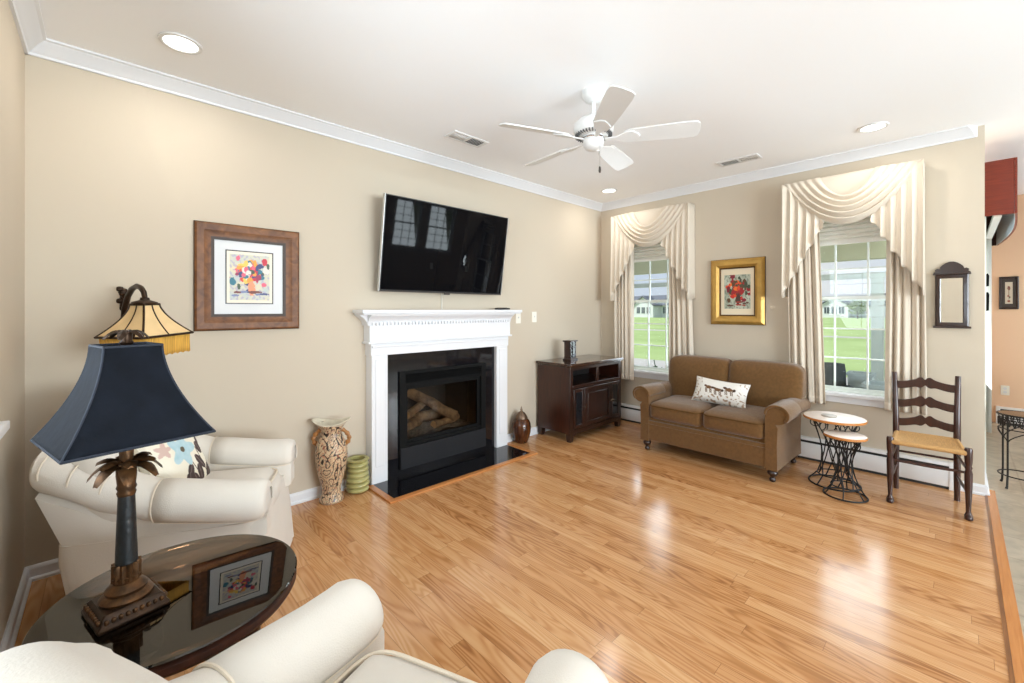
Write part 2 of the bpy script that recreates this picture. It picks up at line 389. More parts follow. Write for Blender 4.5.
def thing(name, label, cat, loc=(0, 0, 0), rot=0, group=None):
    o = bpy.data.objects.new(name, None); COL.objects.link(o); o.location = loc; o.rotation_euler = (0, 0, rot)
    o.empty_display_size = .05
    return tag(o, label, cat, group)
def struct(o, label, cat):
    return tag(o, label, cat, kind='structure')
def copy_thing(o, parent=None):
    c = o.copy(); COL.objects.link(c); c.parent = parent
    for ch in [x for x in bpy.data.objects if x.parent == o]: copy_thing(ch, c)
    return c

# ------------------------------------------------------------------ room shell
XW, YF, H = 4.71, 3.25, 2.74
W0 = -.295
def wall_pieces(mb, axis, t0, t1, a0, a1, z0, z1, holes, mi=0):
    """wall slab between t0..t1 on its thin axis, running a0..a1, with rectangular holes (a,b,za,zb)"""
    cuts = sorted(set([a0, a1] + [h[0] for h in holes] + [h[1] for h in holes]))
    for a, b in zip(cuts, cuts[1:]):
        hs = [h for h in holes if h[0] <= a+1e-6 and h[1] >= b-1e-6]
        spans = [(z0, z1)]
        for h in hs:
            spans = [q for p in spans for q in ((p[0], min(p[1], h[2])), (max(p[0], h[3]), p[1])) if q[1] > q[0]+1e-6]
        for za, zb in spans:
            if axis == 'X': mb.box(t0, t1, a, b, za, zb, mi)
            else: mb.box(a, b, t0, t1, za, zb, mi)
WINZ = (.635, 2.31)
b = MB(); wall_pieces(b, 'X', XW, XW+.16, -.126, YF+.15, 0, H, [(.265, 1.07, *WINZ), (2.10, 2.90, *WINZ)])
struct(b.build('wall_east', M['wall']), 'beige wall with the two draped windows', 'wall')
b = MB(); wall_pieces(b, 'Y', YF, YF+.15, W0-.15, XW, 0, H, [(1.78, 2.62, .055, .86)])
struct(b.build('wall_north', M['wall']), 'long beige wall behind the fireplace and television', 'wall')
b = MB(); wall_pieces(b, 'X', W0-.15, W0, -4.1, YF, 0, H, [(.35, 2.12, 1.0, 2.3)])
struct(b.build('wall_west', M['wall']), 'beige wall at the left edge of the photo', 'wall')
SOUTH = [(.2, 3.6, .55, 2.35), (5.4, 6.2, .95, 2.25), (6.42, 7.28, .95, 2.25)]  # first opening is unseen, added for the south fill lamp
b = MB(); wall_pieces(b, 'Y', -4.25, -4.1, W0-.15, 8.02, 0, H, SOUTH)
struct(b.build('wall_south', M['wall']), 'wall across the kitchen side behind the camera', 'wall')
b = MB(); wall_pieces(b, 'Y', -.126, .03, XW+.16, 8.02, 0, H, [(5.35, 7.05, 0, 2.1)])
struct(b.build('wall_bay', M['peach']), 'wall holding the sliding door beyond the beige wall end', 'wall')
b = MB(); b.box(7.87, 8.02, -4.1, -.126, 0, H)
struct(b.build('wall_far', M['peach']), 'peach wall of the room beyond at right edge', 'wall')
b = MB(); b.box(W0-.15, XW+.16, -.126, YF+.15, -.1, 0)
struct(b.build('floor', M['oak']), 'glossy honey oak plank floor', 'floor')
b = MB(); b.box(W0-.15, 8.02, -4.25, -.182, -.1, 0); b.box(XW+.16, 8.02, -.182, .03, -.1, 0)
struct(b.build('floor_tile', M['tile']), 'grey beige stone tile floor beyond the oak', 'floor')
b = MB(); b.box(W0-.15, XW+.16, -.182, -.140, -.1, .004, 0); b.box(W0-.15, XW+.16, -.140, -.126, -.1, .002, 1)
struct(b.build('trim_5', [M['oak_strip'], M['oak_strip2']]), 'oak border strip where planks meet tile', 'floor trim')
b = MB(); b.box(W0-.15, 8.02, -4.25, YF+.15, H, H+.1)
struct(b.build('ceiling', M['ceiling']), 'flat white ceiling', 'ceiling')

b = MB(); b.box(-1.75, W0-.15, -4.25, YF+.15, 2.5, 2.84)  # unseen slab, added to keep sun out of the left wall window
struct(b.build('sun_block_eave', M['trim']), 'unseen overhang added outside the left wall to block the sun', 'roof')

CROWN = [(0, 0), (.012, 0), (.016, .012), (.028, .022), (.05, .05), (.062, .058), (.068, .066), (.08, .07), (.08, .08), (0, .08)]
def crown(name, fn, d0, d1, label):
    b = MB(); b.prism(CROWN, fn, d0, d1)
    struct(b.build(name, M['trim'], angle=25), label, 'crown moulding')
crown('trim_1', lambda a, z, d: (d, YF-a, H-.08+z), W0, XW, 'white crown moulding above the fireplace wall')
crown('trim_2', lambda a, z, d: (XW-a, d if d > 0 else d + a*.6 - .02, H-.08+z), YF, -.07, 'white crown moulding above the window wall')
crown('trim_3', lambda a, z, d: (W0+a, d, H-.08+z), -.1, YF, 'white crown moulding above the left wall')
BASE = [(0, 0), (.026, 0), (.026, .012), (.016, .02), (.016, .06), (.011, .07), (.006, .075), (0, .075)]
def baseb(name, fn, segs, label):
    b = MB()
    for d0, d1 in segs: b.prism(BASE, fn, d0, d1)
    struct(b.build(name, M['trim'], angle=25), label, 'baseboard')
baseb('baseboard_north', lambda a, z, d: (d, YF-a, z), [(W0, 1.47), (2.94, XW)], 'white baseboard along the fireplace wall')
baseb('baseboard_west', lambda a, z, d: (W0+a, d, z), [(-.1, YF)], 'white baseboard along the left wall')
baseb('baseboard_east', lambda a, z, d: (XW-a, d, z), [(-.128, .015)], 'short white baseboard at the wall end by the slat-back chair')
baseb('baseboard_bay', lambda a, z, d: (d, -.126-a, z), [(4.71, 5.3)], 'white baseboard under the sliding door wall')

# ---- windows in the beige wall (double hung, white vinyl, 3 x 3 grids per sash)
def window(name, axis, t, a0, a1, z0, z1, inward, label, sill=True, cols=3, rows=3):
    """frame, sashes with grids, panes; t = inner wall face on the thin axis, inward = direction into room"""
    e = bpy.data.objects.new(name, None); COL.objects.link(e); e.location = ((t, (a0+a1)/2, z0) if axis == 'X' else ((a0+a1)/2, t, z0))
    struct(e, label, 'window')
    def bx(b, u0, u1, v0, v1, d0, d1, mi=0):     # u along wall, v height, d depth outwards from the inner face
        p, q = t - inward*d0, t - inward*d1; p, q = min(p, q), max(p, q)
        if axis == 'X': b.box(p, q, u0, u1, v0, v1, mi)
        else: b.box(u0, u1, p, q, v0, v1, mi)
    b = MB()
    for u0, u1, v0, v1 in ((a0, a0+.03, z0, z1), (a1-.03, a1, z0, z1), (a0+.03, a1-.03, z1-.03, z1), (a0+.03, a1-.03, z0, z0+.018)):
        bx(b, u0, u1, v0, v1, .03, .155)
    b.build('window_frame', M['vinyl'], e, bevel=.003, world=True)
    zm = (z0+z1)/2
    for k, (za, zb, d) in enumerate(((z0+.018, zm+.02, .06), (zm-.02, z1-.03, .095))):
        b = MB(); s = .028; u0, u1 = a0+.03, a1-.03
        bx(b, u0, u0+s, za, zb, d, d+.03); bx(b, u1-s, u1, za, zb, d, d+.03)
        bx(b, u0+s, u1-s, zb-s, zb, d, d+.03); bx(b, u0+s, u1-s, za, za+s, d, d+.03)
        for i in range(1, cols):
            c = u0+s+(u1-u0-2*s)*i/cols; bx(b, c-.0065, c+.0065, za+s, zb-s, d+.006, d+.024)
        for j in range(1, rows):
            c = za+s+(zb-za-2*s)*j/rows
            for i in range(cols):
                ca, cb = u0+s+(u1-u0-2*s)*i/cols+.009, u0+s+(u1-u0-2*s)*(i+1)/cols-.009
                bx(b, ca-(.009 if i == 0 else 0), cb+(.009 if i == cols-1 else 0), c-.0065, c+.0065, d+.006, d+.024)
        sash = b.build('sash', M['vinyl'], e, world=True)
        g = MB(); bx(g, u0+s*.6, u1-s*.6, za+s*.6, zb-s*.6, d+.013, d+.017); g.build('pane', M['pane'], sash, world=True)
    if sill:
        b = MB(); bx(b, a0-.06, a1+.06, z0-.025, z0+.004, -.045 if axis == 'X' and t > 0 else -.065, .06); bx(b, a0-.04, a1+.04, z0-.085, z0-.025, -.014, .0)
        b.build('window_sill', M['trim'], e, bevel=.004, world=True)
    return e
window('window_1', 'X', XW, 2.10, 2.90, *WINZ, -1, 'white double-hung window behind the loveseat, nearer the corner')
window('window_2', 'X', XW, .265, 1.07, *WINZ, -1, 'white double-hung window above the small round tables')
window('window_3', 'X', W0, .35, 2.12, 1.0, 2.3, 1, 'left wall window of which only the white sill tip shows', cols=4)
for i, (a0, a1, z0, z1) in enumerate(SOUTH):
    window('window_%d' % (4+i), 'Y', -4.1, a0, a1, z0, z1, 1, ['unseen wide window added behind the camera to let in fill light', 'gridded window mirrored at left in the television', 'gridded window mirrored mid-left in the television'][i], cols=(6, 3, 3)[i])

# ---- sliding door beyond
e = bpy.data.objects.new('door_1', None); COL.objects.link(e); e.location = (6.2, -.126, 0); struct(e, 'white sliding door beyond the wall end, seen edge on', 'door')
b = MB()
for x0, x1, z0, z1 in ((5.30, 5.37, 0, 2.16), (7.03, 7.10, 0, 2.16), (5.37, 7.03, 2.08, 2.16)): b.box(x0, x1, -.15, .03, z0, z1)
for x0, x1 in ((5.37, 6.23), (6.17, 7.03)):
    y = -.10 if x0 < 6 else -.05
    for q in ((x0, x0+.07, .02, 2.08), (x1-.07, x1, .02, 2.08), (x0+.07, x1-.07, .02, .12), (x0+.07, x1-.07, 2.0, 2.08)): b.box(q[0], q[1], y, y+.04, q[2], q[3])
b.build('door_frame', M['vinyl'], e, world=True)
g = MB(); g.box(5.42, 6.18, -.083, -.078, .1, 2.02); g.box(6.22, 6.98, -.033, -.028, .1, 2.02); g.build('pane', M['pane'], e, world=True)
for za, zb, top in ((1.565, 1.675, 0), (1.36, 1.52, .012)):
    b = MB(); b.prism([(-.15, za), (-.166, za+.006), (-.168, zb-.02), (-.160+top*0, zb), (-.15, zb-.004)], lambda a, z, d: (d, a, z), 5.31, 5.36)
    b.build('door_handle', M['blackmetal'], e, world=True, bevel=.002)

# ------------------------------------------------------------------ fireplace
fp = thing('fireplace', 'white dentil mantel fireplace with black granite surround under the television', 'fireplace', (2.2, YF, 0))
b = MB()
LEGS = ((1.495, 1.63), (2.79, 2.935))
def fbx(b, *a): b.box(*a)
b.box(1.385, 3.066, 3.065, YF, 1.345, 1.372)
b.box(1.398, 3.053, 3.075, YF, 1.333, 1.345)
b.build('mantel_shelf', M['trim'], fp, bevel=.004, world=True)
b = MB()   # crown cove under the shelf
COVE = [(0, 0), (.012, 0), (.02, .03), (.04, .055), (.07, .075), (.075, .085), (0, .085)]
for (a0, a1) in ((1.475, 2.965),):
    b.loft([[(x0 - sgn*0, 3.16-a, 1.248+z) for a, z in COVE] for x0, sgn in ((a0-.012, 0), (a1+.012, 0))])
for x, sg in ((1.475, -1), (2.965, 1)):
    b.loft([[(x+sg*a*.95, y, 1.248+z) for a, z in COVE] for y in (3.152, YF)])
b.build('cove_moulding', M['trim'], fp, angle=25, world=True)
b = MB(); n = 46
for k in range(n):
    x = 1.485 + (2.955-1.485)*(k+.25)/n
    b.box(x, x+.016, 3.128, 3.146, 1.248, 1.272)
b.build('dentil_row', M['trim'], fp, world=True)
b = MB(); b.box(1.475, 2.965, 3.14, YF, 1.115, 1.25)
b.box(1.46, 2.98, 3.125, YF, 1.105, 1.122)
b.build('frieze', M['trim'], fp, bevel=.004, world=True)
b = MB(); b.box(1.488, 2.945, 3.145, YF, 1.012, 1.105); b.box(1.495, 2.935, 3.132, 3.145, 1.075, 1.092)
b.build('header', M['trim'], fp, bevel=.003, world=True)
for x0, x1 in LEGS:
    b = MB(); b.box(x0, x1, 3.147, YF, .0, 1.012); w = x1-x0
    b.box(x0+.03, x1-.03, 3.140, 3.147, .14, .985)
    b.build('pilaster', M['trim'], fp, bevel=.004, world=True)
b = MB()   # granite surround
b.box(1.63, 1.745, 3.185, YF, .012, 1.012); b.box(2.665, 2.79, 3.185, YF, .012, 1.012); b.box(1.745, 2.665, 3.185, YF, .862, 1.012); b.box(1.745, 2.665, 3.178, YF, .012, .057)
b.build('granite_surround', M['granite'], fp, world=True)
b = MB(); b.box(1.505, 2.925, 2.815, 3.2, 0, .012)
b.build('hearth', M['granite'], fp, bevel=.002, world=True)
b = MB(); b.box(1.455, 1.505, 2.77, 3.147, 0, .014); b.box(2.925, 2.975, 2.77, 3.147, 0, .014); b.box(1.505, 2.925, 2.77, 2.815, 0, .014)
b.build('hearth_border', M['oak_strip'], fp, bevel=.003, world=True)
# firebox insert
b = MB()
b.box(1.745, 1.80, 3.165, 3.25, .057, .862); b.box(2.61, 2.665, 3.165, 3.25, .057, .862)
b.box(1.80, 2.61, 3.165, 3.25, .835, .862); b.box(1.80, 2.61, 3.175, 3.25, .735, .762); b.box(1.80, 2.61, 3.175, 3.25, .235, .262)
ins = b.build('firebox_frame', M['blackmetal'], fp, bevel=.003, world=True)
b = MB()
for z in (.765, .79, .815): b.prism([(3.168, z), (3.172, z+.004), (3.2, z+.02), (3.2, z+.014)], lambda a, z, d: (d, a, z), 1.80, 2.61)
b.box(1.80, 2.61, 3.235, 3.245, .76, .84)
b.build('louver', M['blackmetal'], ins, world=True)
b = MB(); b.box(1.75, 2.66, 3.155, 3.175, .057, .232); b.build('access_panel', M['charcoal'], ins, bevel=.004, world=True)
b = MB(); b.box(1.80, 2.61, 3.20, 3.205, .26, .737); b.build('glass_front', M['fire'] if 'fire' in M else mat_fire_screen('fireplace_glass'), ins, world=True)
b = MB(); b.box(1.80, 1.83, 3.19, 3.215, .262, .735); b.box(2.58, 2.61, 3.19, 3.215, .262, .735); b.box(1.83, 2.58, 3.19, 3.215, .705, .735); b.box(1.83, 2.58, 3.19, 3.215, .262, .285)
b.build('glass_frame', M['blackmetal'], ins, bevel=.002, world=True)
b = MB()
b.box(1.72, 2.68, 3.78, 3.80, .2, .86); b.box(1.72, 1.78, 3.25, 3.78, .2, .86); b.box(2.62, 2.68, 3.25, 3.78, .2, .86)
b.box(1.78, 2.62, 3.25, 3.78, .84, .86); b.box(1.78, 2.62, 3.25, 3.78, .2, .26)
b.build('firebox_lining', M['firebrick'], fp, world=True)
def log(p0, p1, r):
    b = MB(); P0, P1 = Vector(p0), Vector(p1); K = 9; pts = []; rr = []
    for k in range(K):
        t = k/(K-1); p = P0.lerp(P1, t) + Vector((noise.noise((t*3, r*90, 1))*.02, noise.noise((t*3, 2, r*50))*.02, noise.noise((5, t*4, r*70))*.015))
        pts.append(p); rr.append(r*(1+.12*noise.noise((t*4, 7, r*30))))
    b.tube(pts, rr, 14, 0); nb = len(b.f); b.m[nb-1] = 1; b.m[nb-2] = 1
    b.build('log', [M['log'], M['logend']], fp, world=True, angle=60)
log((1.88, 3.55, .34), (2.50, 3.60, .34), .055)
log((2.10, 3.66, .60), (2.44, 3.36, .35), .05)
log((1.86, 3.34, .33), (2.12, 3.50, .33), .045)
log((1.95, 3.42, .42), (2.25, 3.62, .46), .038)
log((2.20, 3.36, .30), (2.52, 3.44, .31), .035)
b = MB(); b.grid(lambda u, v: (1.80+.8*u, 3.27+.4*v, .262+.03*noise.noise((u*9, v*7, 0))+.02*math.sin(u*PI)), 40, 20); b.build('embers', M['ember'], fp, world=True)

# ------------------------------------------------------------------ television
tv = thing('television', 'large black flat television tilted forward on the wall above the mantel', 'television', (2.2, 3.15, 1.517))
tv.rotation_euler = (math.atan2(.11, .753), 0, 0)     # leans forward at the top
b = MB(); b.rbox((0, .022, .38), (1.292, .044, .76), .006, n=3); b.build('body', M['tvblack'], tv)
b = MB(); b.box(-.632, .632, -.0025, .001, .018, .75); b.build('screen', M['screen'], tv)
b = MB(); b.box(-.645, .645, -.004, .006, .0, .0085); b.box(-.028, .028, -.008, .006, -.012, .004)
b.build('bottom_trim', M['greyliner'], tv, bevel=.001)
for xa in (-.648, .643):
    b = MB(); b.box(xa, xa+.005, -.003, .03, .0, .76); b.build('side_trim', M['silver'], tv)
b = MB(); b.box(1.95, 2.45, 3.225, YF, 1.70, 2.10); b.box(2.0, 2.03, 3.11, 3.23, 1.72, 2.08); b.box(2.37, 2.40, 3.11, 3.23, 1.72, 2.08)
b.build('wall_mount', M['blackmetal'], tv, world=True)
b = MB(); b.tube([(2.205, 3.238, 1.75), (2.205, 3.24, 1.6), (2.207, 3.241, 1.48), (2.207, 3.241, 1.374)], .006, 8)
b.build('power_cord', M['cord'], tv, world=True)['label'] = 'white power cord'
rm = thing('remote_control', 'black remote control lying on the right end of the mantel', 'remote', (2.86, 3.14, 1.372), .1)
b = MB(); b.rbox((0, 0, .010), (.19, .046, .02), .008, n=4); b.build('body', M['rubber'], rm)
b = MB()
for i in range(7):
    for j in range(3): b.cyl((-.07+i*.02, -.012+j*.012, .019), (-.07+i*.02, -.012+j*.012, .022), .004, n=8)
b.build('button_pad', M['greyliner'], rm)

# ------------------------------------------------------------------ wall plates
def plate(name, label, c, normal, kind='switch'):
    e = thing(name, label, 'switch' if kind == 'switch' else 'outlet', c)
    ang = math.atan2(normal[1], normal[0]) + PI/2
    e.rotation_euler = (0, 0, ang)     # local -y points into the room
    b = MB(); b.rbox((0, -.003, 0), (.072, .008, .116), .003, n=2); b.build('cover_plate', M['offwhite'], e)
    b = MB()
    if kind == 'switch': b.box(-.005, .005, -.018, -.006, -.004, .014); b.build('toggle', M['white'], e)
    else:
        for s in (-1, 1): b.lathe([(.0, 0), (.016, 0), (.016, .004), (0, .004)], n=16, X=Matrix.Translation((0, -.006, s*.022)) @ Matrix.Rotation(PI/2, 4, 'X'))
        b.build('socket', M['heater'], e)
    return e
plate('light_switch', 'almond light switch on the wall midway between mantel and cabinet', (3.432, YF, 1.293), (0, -1))
plate('light_switch', 'white light switch just below the right end of the mantel shelf', (3.184, YF, 1.285), (0, -1))
plate('wall_outlet', 'white outlet on the peach wall below the small picture', (7.87, -.375, .40), (-1, 0), 'outlet')

# ------------------------------------------------------------------ paint helpers
def blobs(base, items):
    """colour field: items = (cx, cy, r, colour, softness)"""
    def f(u, v):
        c = base(u, v)
        for cx, cy, rx, ry, col in items:
            d = math.hypot((u-cx)/rx, (v-cy)/ry) + .35*noise.noise((u*23+cx*9, v*23, cy*7))
            if d < 1: c = col
        return (*[max(0, min(1, q)) for q in c[:3]], 1)
    return f
def still_life(seed, palette, bg, vase, table, spread=.23, size=1.0):
    rnd = random.Random(seed); it = []
    for k in range(100):
        a = rnd.random()*2*PI; r = abs(rnd.gauss(0, spread))
        it.append((.5+r*math.cos(a)*1.05, .60+r*math.sin(a)*.85, rnd.uniform(.03, .085)*size, rnd.uniform(.03, .075)*size, rnd.choice(palette)))
    it.append((.54, .26, .09, .16, vase))
    for k in range(9): it.append((rnd.uniform(.1, .9), rnd.uniform(.08, .2), rnd.uniform(.05, .14), .025, rnd.choice(table)))
    def base(u, v):
        n = noise.noise((u*5, v*5, seed)); m = noise.noise((u*14+seed, v*14, 3))
        c0, c1, c2 = bg
        t = .5+.5*n; c = [c0[i]*(1-t)+c1[i]*t for i in range(3)]
        if m > .15: c = [c[i]*.5+c2[i]*.5 for i in range(3)]
        return c
    return blobs(base, it)
SR = lambda *a: srgb(*a)

def picture(name, label, fn, cx, cz, w, h, fw, mats, mat_w, art_w, art_h, art, matm, liner=None, profile=None, slip=None, artcz=0):
    """framed picture hung flat; fn(u, z, d): u along the wall, d out of the wall"""
    e = thing(name, label, 'picture', fn(cx, cz, 0))
    prof = profile or [(0, 0), (0, .022), (.012, .03), (.05, .03), (.08, .018), (.095, .016), (.095, 0)]
    def ring(mb, hw, hh, prof, mi=None):
        for k, (du, d) in enumerate(prof): pass
        rings = []
        for sx, sz in ((-1, -1), (1, -1), (1, 1), (-1, 1)):
            rings.append([fn(cx+sx*(hw-a), cz+sz*(hh-a), d) for a, d in prof])
        mb.loft(rings, 0, loop=True)
    b = MB(); ring(b, w/2, h/2, [(a*fw/prof[-1][0], d) for a, d in prof]); fo = b.build('frame', mats[0], e, world=True, angle=20)
    b = MB(); ring(b, w/2+.003, h/2+.003, [(0, .0), (0, .016), (.006, .02), (.012, .016), (.012, 0)]); b.build('frame_edge', mats[1], e, world=True, angle=20)
    iw, ih = w/2-fw, h/2-fw
    if liner:
        b = MB(); ring(b, iw+.004, ih+.004, [(0, .002), (0, .017), (.018, .012), (.018, .002)]); b.build('liner', liner, e, world=True, angle=20)
    b = MB(); b.add([fn(cx+sx*iw, cz+sz*ih, .006) for sx, sz in ((-1, -1), (1, -1), (1, 1), (-1, 1))] + [fn(cx+sx*iw, cz+sz*ih, .002) for sx, sz in ((-1, -1), (1, -1), (1, 1), (-1, 1))],
                   [(0, 1, 2, 3), (7, 6, 5, 4), (0, 4, 5, 1), (1, 5, 6, 2), (2, 6, 7, 3), (3, 7, 4, 0)]); b.build('mat_board', matm, e, world=True)
    if slip:
        cz0 = cz; 
        b = MB(); rings = []
        for sx, sz in ((-1, -1), (1, -1), (1, 1), (-1, 1)): rings.append([fn(cx+sx*(art_w/2+a), cz+artcz+sz*(art_h/2+a), d) for a, d in ((.0, .006), (.0, .009), (.007, .009), (.007, .006))])
        b.loft(rings, loop=True); b.build('inner_line', slip, e, world=True)
    b = MB(); b.grid(lambda u, v: fn(cx+(u-.5)*art_w, cz+artcz+(v-.5)*art_h, .008), 110, 140, col=art); b.build('print', M['paint'], e, world=True)
    return e
fnN = lambda u, z, d: (u, YF-d, z)
fnE = lambda u, z, d: (XW-d, u, z)      # u is world y, drawn mirrored for the viewer
flip = lambda f: (lambda u, v: f(1-u, v))
art1 = still_life(3, [SR(196, 40, 60), SR(226, 96, 120), SR(236, 160, 60), SR(240, 200, 90), SR(40, 110, 130), SR(60, 80, 60), SR(150, 40, 80), SR(220, 70, 50), SR(230, 220, 210), SR(50, 60, 110)],
                  (SR(232, 214, 170), SR(170, 190, 200), SR(150, 140, 190)), SR(232, 150, 110), [SR(60, 70, 120), SR(120, 130, 170), SR(110, 50, 40)], .25, 1.15)
def bordered(f, m=.05, col=SR(238, 228, 208)):
    return lambda u, v: (col if (u < m or u > 1-m or v < m*.9 or v > 1-m*.9) else f((u-m)/(1-2*m), (v-m)/(1-2*m)))
picture('framed_picture', 'large walnut framed flower print on the wall above the corner armchair', fnN, .693, 1.58, .598, .676, .088, [M['walnutframe'], M['frameline']], 0, .262, .335, bordered(art1, .06), M['matboard'], liner=M['greyliner'], slip=M['frameline'], artcz=.004)
art2 = still_life(8, [SR(190, 40, 26), SR(214, 70, 30), SR(150, 26, 30), SR(226, 110, 40), SR(120, 24, 40), SR(90, 60, 30), SR(200, 50, 40), SR(60, 70, 50)],
                  (SR(120, 130, 110), SR(210, 214, 196), SR(60, 76, 70)), SR(70, 44, 34), [SR(226, 214, 190), SR(150, 50, 34), SR(90, 60, 44)], .27, 1.25)
picture('framed_picture', 'gold framed print of red flowers on the wall between the two windows', fnE, 1.58, 1.558, .515, .672, .085, [M['goldframe'], M['golddark']], 0, .25, .35, flip(art2), M['creammat'], liner=M['golddark'],
        profile=[(0, 0), (0, .02), (.01, .03), (.03, .042), (.06, .04), (.085, .022), (.085, 0)])
art3 = blobs(lambda u, v: SR(206, 196, 176), [(.5, .72, .2, .1, SR(120, 70, 60)), (.5, .45, .05, .3, SR(140, 110, 80)), (.42, .36, .13, .05, SR(150, 90, 80)), (.6, .3, .12, .05, SR(110, 100, 80)), (.5, .12, .2, .05, SR(140, 70, 50))])
picture('framed_picture', 'small dark framed picture on the peach wall', lambda u, z, d: (7.87-d, u, z), -.405, 1.575, .150, .385, .02, [M['espresso'], M['frameline']], 0, .06, .26, flip(art3), M['greyliner'],
        profile=[(0, 0), (0, .018), (.012, .02), (.02, .012), (.02, 0)])

# wall mirror with scrolled crest
mr = thing('wall_mirror', 'dark wood wall mirror with scrolled crest beside the right window', 'mirror', (XW, .044, 1.49))
ey = lambda y, z, d: (XW-d, y, z)
y0, y1, z0, z1 = -.046, .134, 1.243, 1.645
b = MB()
rings = [[ey((y0+y1)/2+sy*((y1-y0)/2-a), (z0+z1)/2+sz*((z1-z0)/2-a), d) for a, d in ((0, .0), (0, .02), (.008, .026), (.026, .022), (.032, .012), (.032, 0))] for sy, sz in ((-1, -1), (1, -1), (1, 1), (-1, 1))]
b.loft(rings, loop=True); b.build('frame', M['espresso'], mr, world=True, angle=22)
b = MB(); cy = (y0+y1)/2; crest = []
half = [(.100, 0), (.100, .014), (.088, .022), (.092, .036), (.078, .046), (.066, .042), (.062, .058), (.048, .074), (.03, .088), (.012, .096)]
crest = [(cy+a, z1+z) for a, z in half] + [(cy-a, z1+z) for a, z in reversed(half)]
b.prism(crest, ey, 0, .016); b.build('crest', M['espresso'], mr, bevel=.002, world=True)
for za, zb in ((z0-.012, z0+.004), (z1-.004, z1+.008)):
    b = MB(); b.box(XW-.03, XW, y0-.012, y1+.012, za, zb); b.build('moulding', M['espresso'], mr, bevel=.003, world=True)
b = MB(); b.box(XW-.012, XW-.006, y0+.03, y1-.03, z0+.03, z1-.03); b.build('mirror_glass', M['mirror'], mr, world=True)

# ------------------------------------------------------------------ window treatments
def drape_window(yc, hw, which):
    zt = 2.54; xo = XW-.135
    t = thing('swag_valance', 'ivory swag and cascade valance over the window %s' % which, 'valance', (XW, yc, zt), group='swag valances over the windows')
    b = MB(); b.box(xo+.012, XW, yc-hw+.006, yc+hw-.006, zt-.10, zt-.006); b.build('valance_board', M['drape'], t, bevel=.004, world=True)
    # swag: hanging folds
    def swag(u, v):
        a = 2*u-1
        top = zt
        sag = (.20+.225*v)*(1-a*a)**.92
        half = hw*(.40+.595*v**.85)
        fold = .5+.5*math.sin(v*2*PI*5 - 1.2 + .5*math.sin(a*3))
        env = (1-abs(a)**3)
        y = yc + a*half
        z = top - sag - .010*v + .016*fold*env
        x = xo - .010 - .045*env*math.sin(PI*min(1, .15+v*.85)) - .032*fold*(.25+.75*env)
        return (x, y, z)
    b = MB(); b.grid(swag, 72, 90); b.build('swag', M['drape'], t, world=True, solid=.003, angle=80)
    # flat upper face of the valance
    b = MB(); b.grid(lambda u, v: (xo-.004, yc+(2*u-1)*hw*.98, zt-.003-v*(.02+.30*(1-(2*u-1)**2))), 30, 12); b.build('valance_face', M['drape'], t, world=True, solid=.003)
    # cascades (jabots) at both ends, pleated, hem stepping down outward
    for sg in (-1, 1):
        wd = .31
        def casc(u, v, sg=sg):      # u: 0 outer edge .. 1 inner edge
            y = yc + sg*(hw - u*wd)
            ztop = zt-.012 - .36*u**1.2*(1.05 if True else 1)
            # stepped hem: pleats drop in steps
            k = u*5; st = math.floor(k); fr = k-st
            hem = zt-1.06 + .62*(min(5, st+min(1, fr*1.8)*.55+fr*.45)/5)
            z = ztop + (hem-ztop)*v
            pl = abs((k*1.0) % 1 - .5)*2
            x = xo - .006 - .042*pl*(.35+.65*v) - .012*(1-u)
            y += sg*.012*math.sin(k*2*PI)*v
            return (x, y, z)
        b = MB(); b.grid(casc, 80, 24)
        # return to the wall
        b.grid(lambda u, v, sg=sg: (xo-.04+.03*0+(XW-xo+.04)*u, yc+sg*(hw+.002), zt-.012-(1.05-.02*u)*v), 6, 12)
        b.build('cascade', M['drape'], t, world=True, solid=.003, angle=50)
    return t
def drape_panel(ya, yb, ztop, zbot, seed, label, flare=0.0, lean=0.0):
    p = thing('curtain_panel', label, 'curtain', (XW, (ya+yb)/2, zbot), group='ivory curtain panels')
    def fn(u, v):
        spread = 1+flare*v
        mid = (ya+yb)/2 + lean*v
        y = mid + (u-.5)*(yb-ya)*spread
        ph = u*2*PI*4.6 + seed
        x = XW-.075 - .026*math.sin(ph + .5*math.sin(v*3+seed)) - .008*math.sin(ph*2.3+1) 
        y += .008*math.cos(ph)
        z = ztop + (zbot-ztop)*v + (.006*math.sin(ph) if v > .99 else 0)
        return (x, y, z)
    b = MB(); b.grid(fn, 90, 26); b.build('cloth', M['drape'], p, world=True, solid=.003, angle=80)
    b = MB(); b.grid(lambda u, v: (fn(u, .955+.045*v)[0]-.004, fn(u, 1)[1], fn(u, .965+.035*v)[2]), 90, 3); b.build('hem', M['drape'], p, world=True, solid=.002, angle=80)
def pleated_shade(ya, yb, zt, zb, label):
    p = thing('window_shade', label, 'window shade', (XW, (ya+yb)/2, zb), group='raised window shades')
    b = MB(); n = 16
    poly = [(0.018, zt)] + [(.005 if k % 2 else .03, zt-(zt-zb-.04)*k/n) for k in range(n+1)] + [(.02, zb+.04), (.02, zb+.03)]
    back = [(.0, zb+.03), (.0, zt)]
    b.prism(poly+back, lambda a, z, d: (XW+.05-a, d, z), ya, yb); b.build('pleats', M['shade'], p, world=True, angle=20)
    b = MB(); b.box(XW+.02, XW+.055, ya, yb, zb, zb+.035); b.build('bottom_rail', M['shade'], p, world=True, bevel=.004)
drape_window(2.50, .482, 'nearer the corner')
drape_window(.665, .470, 'beside the dark wall mirror')
drape_panel(2.975, 2.745, 2.45, .515, .4, 'ivory curtain panel nearest the room corner')
drape_panel(2.27, 2.04, 2.45, .51, 1.9, 'ivory curtain panel just right of the corner window, behind the loveseat', flare=.25, lean=-.02)
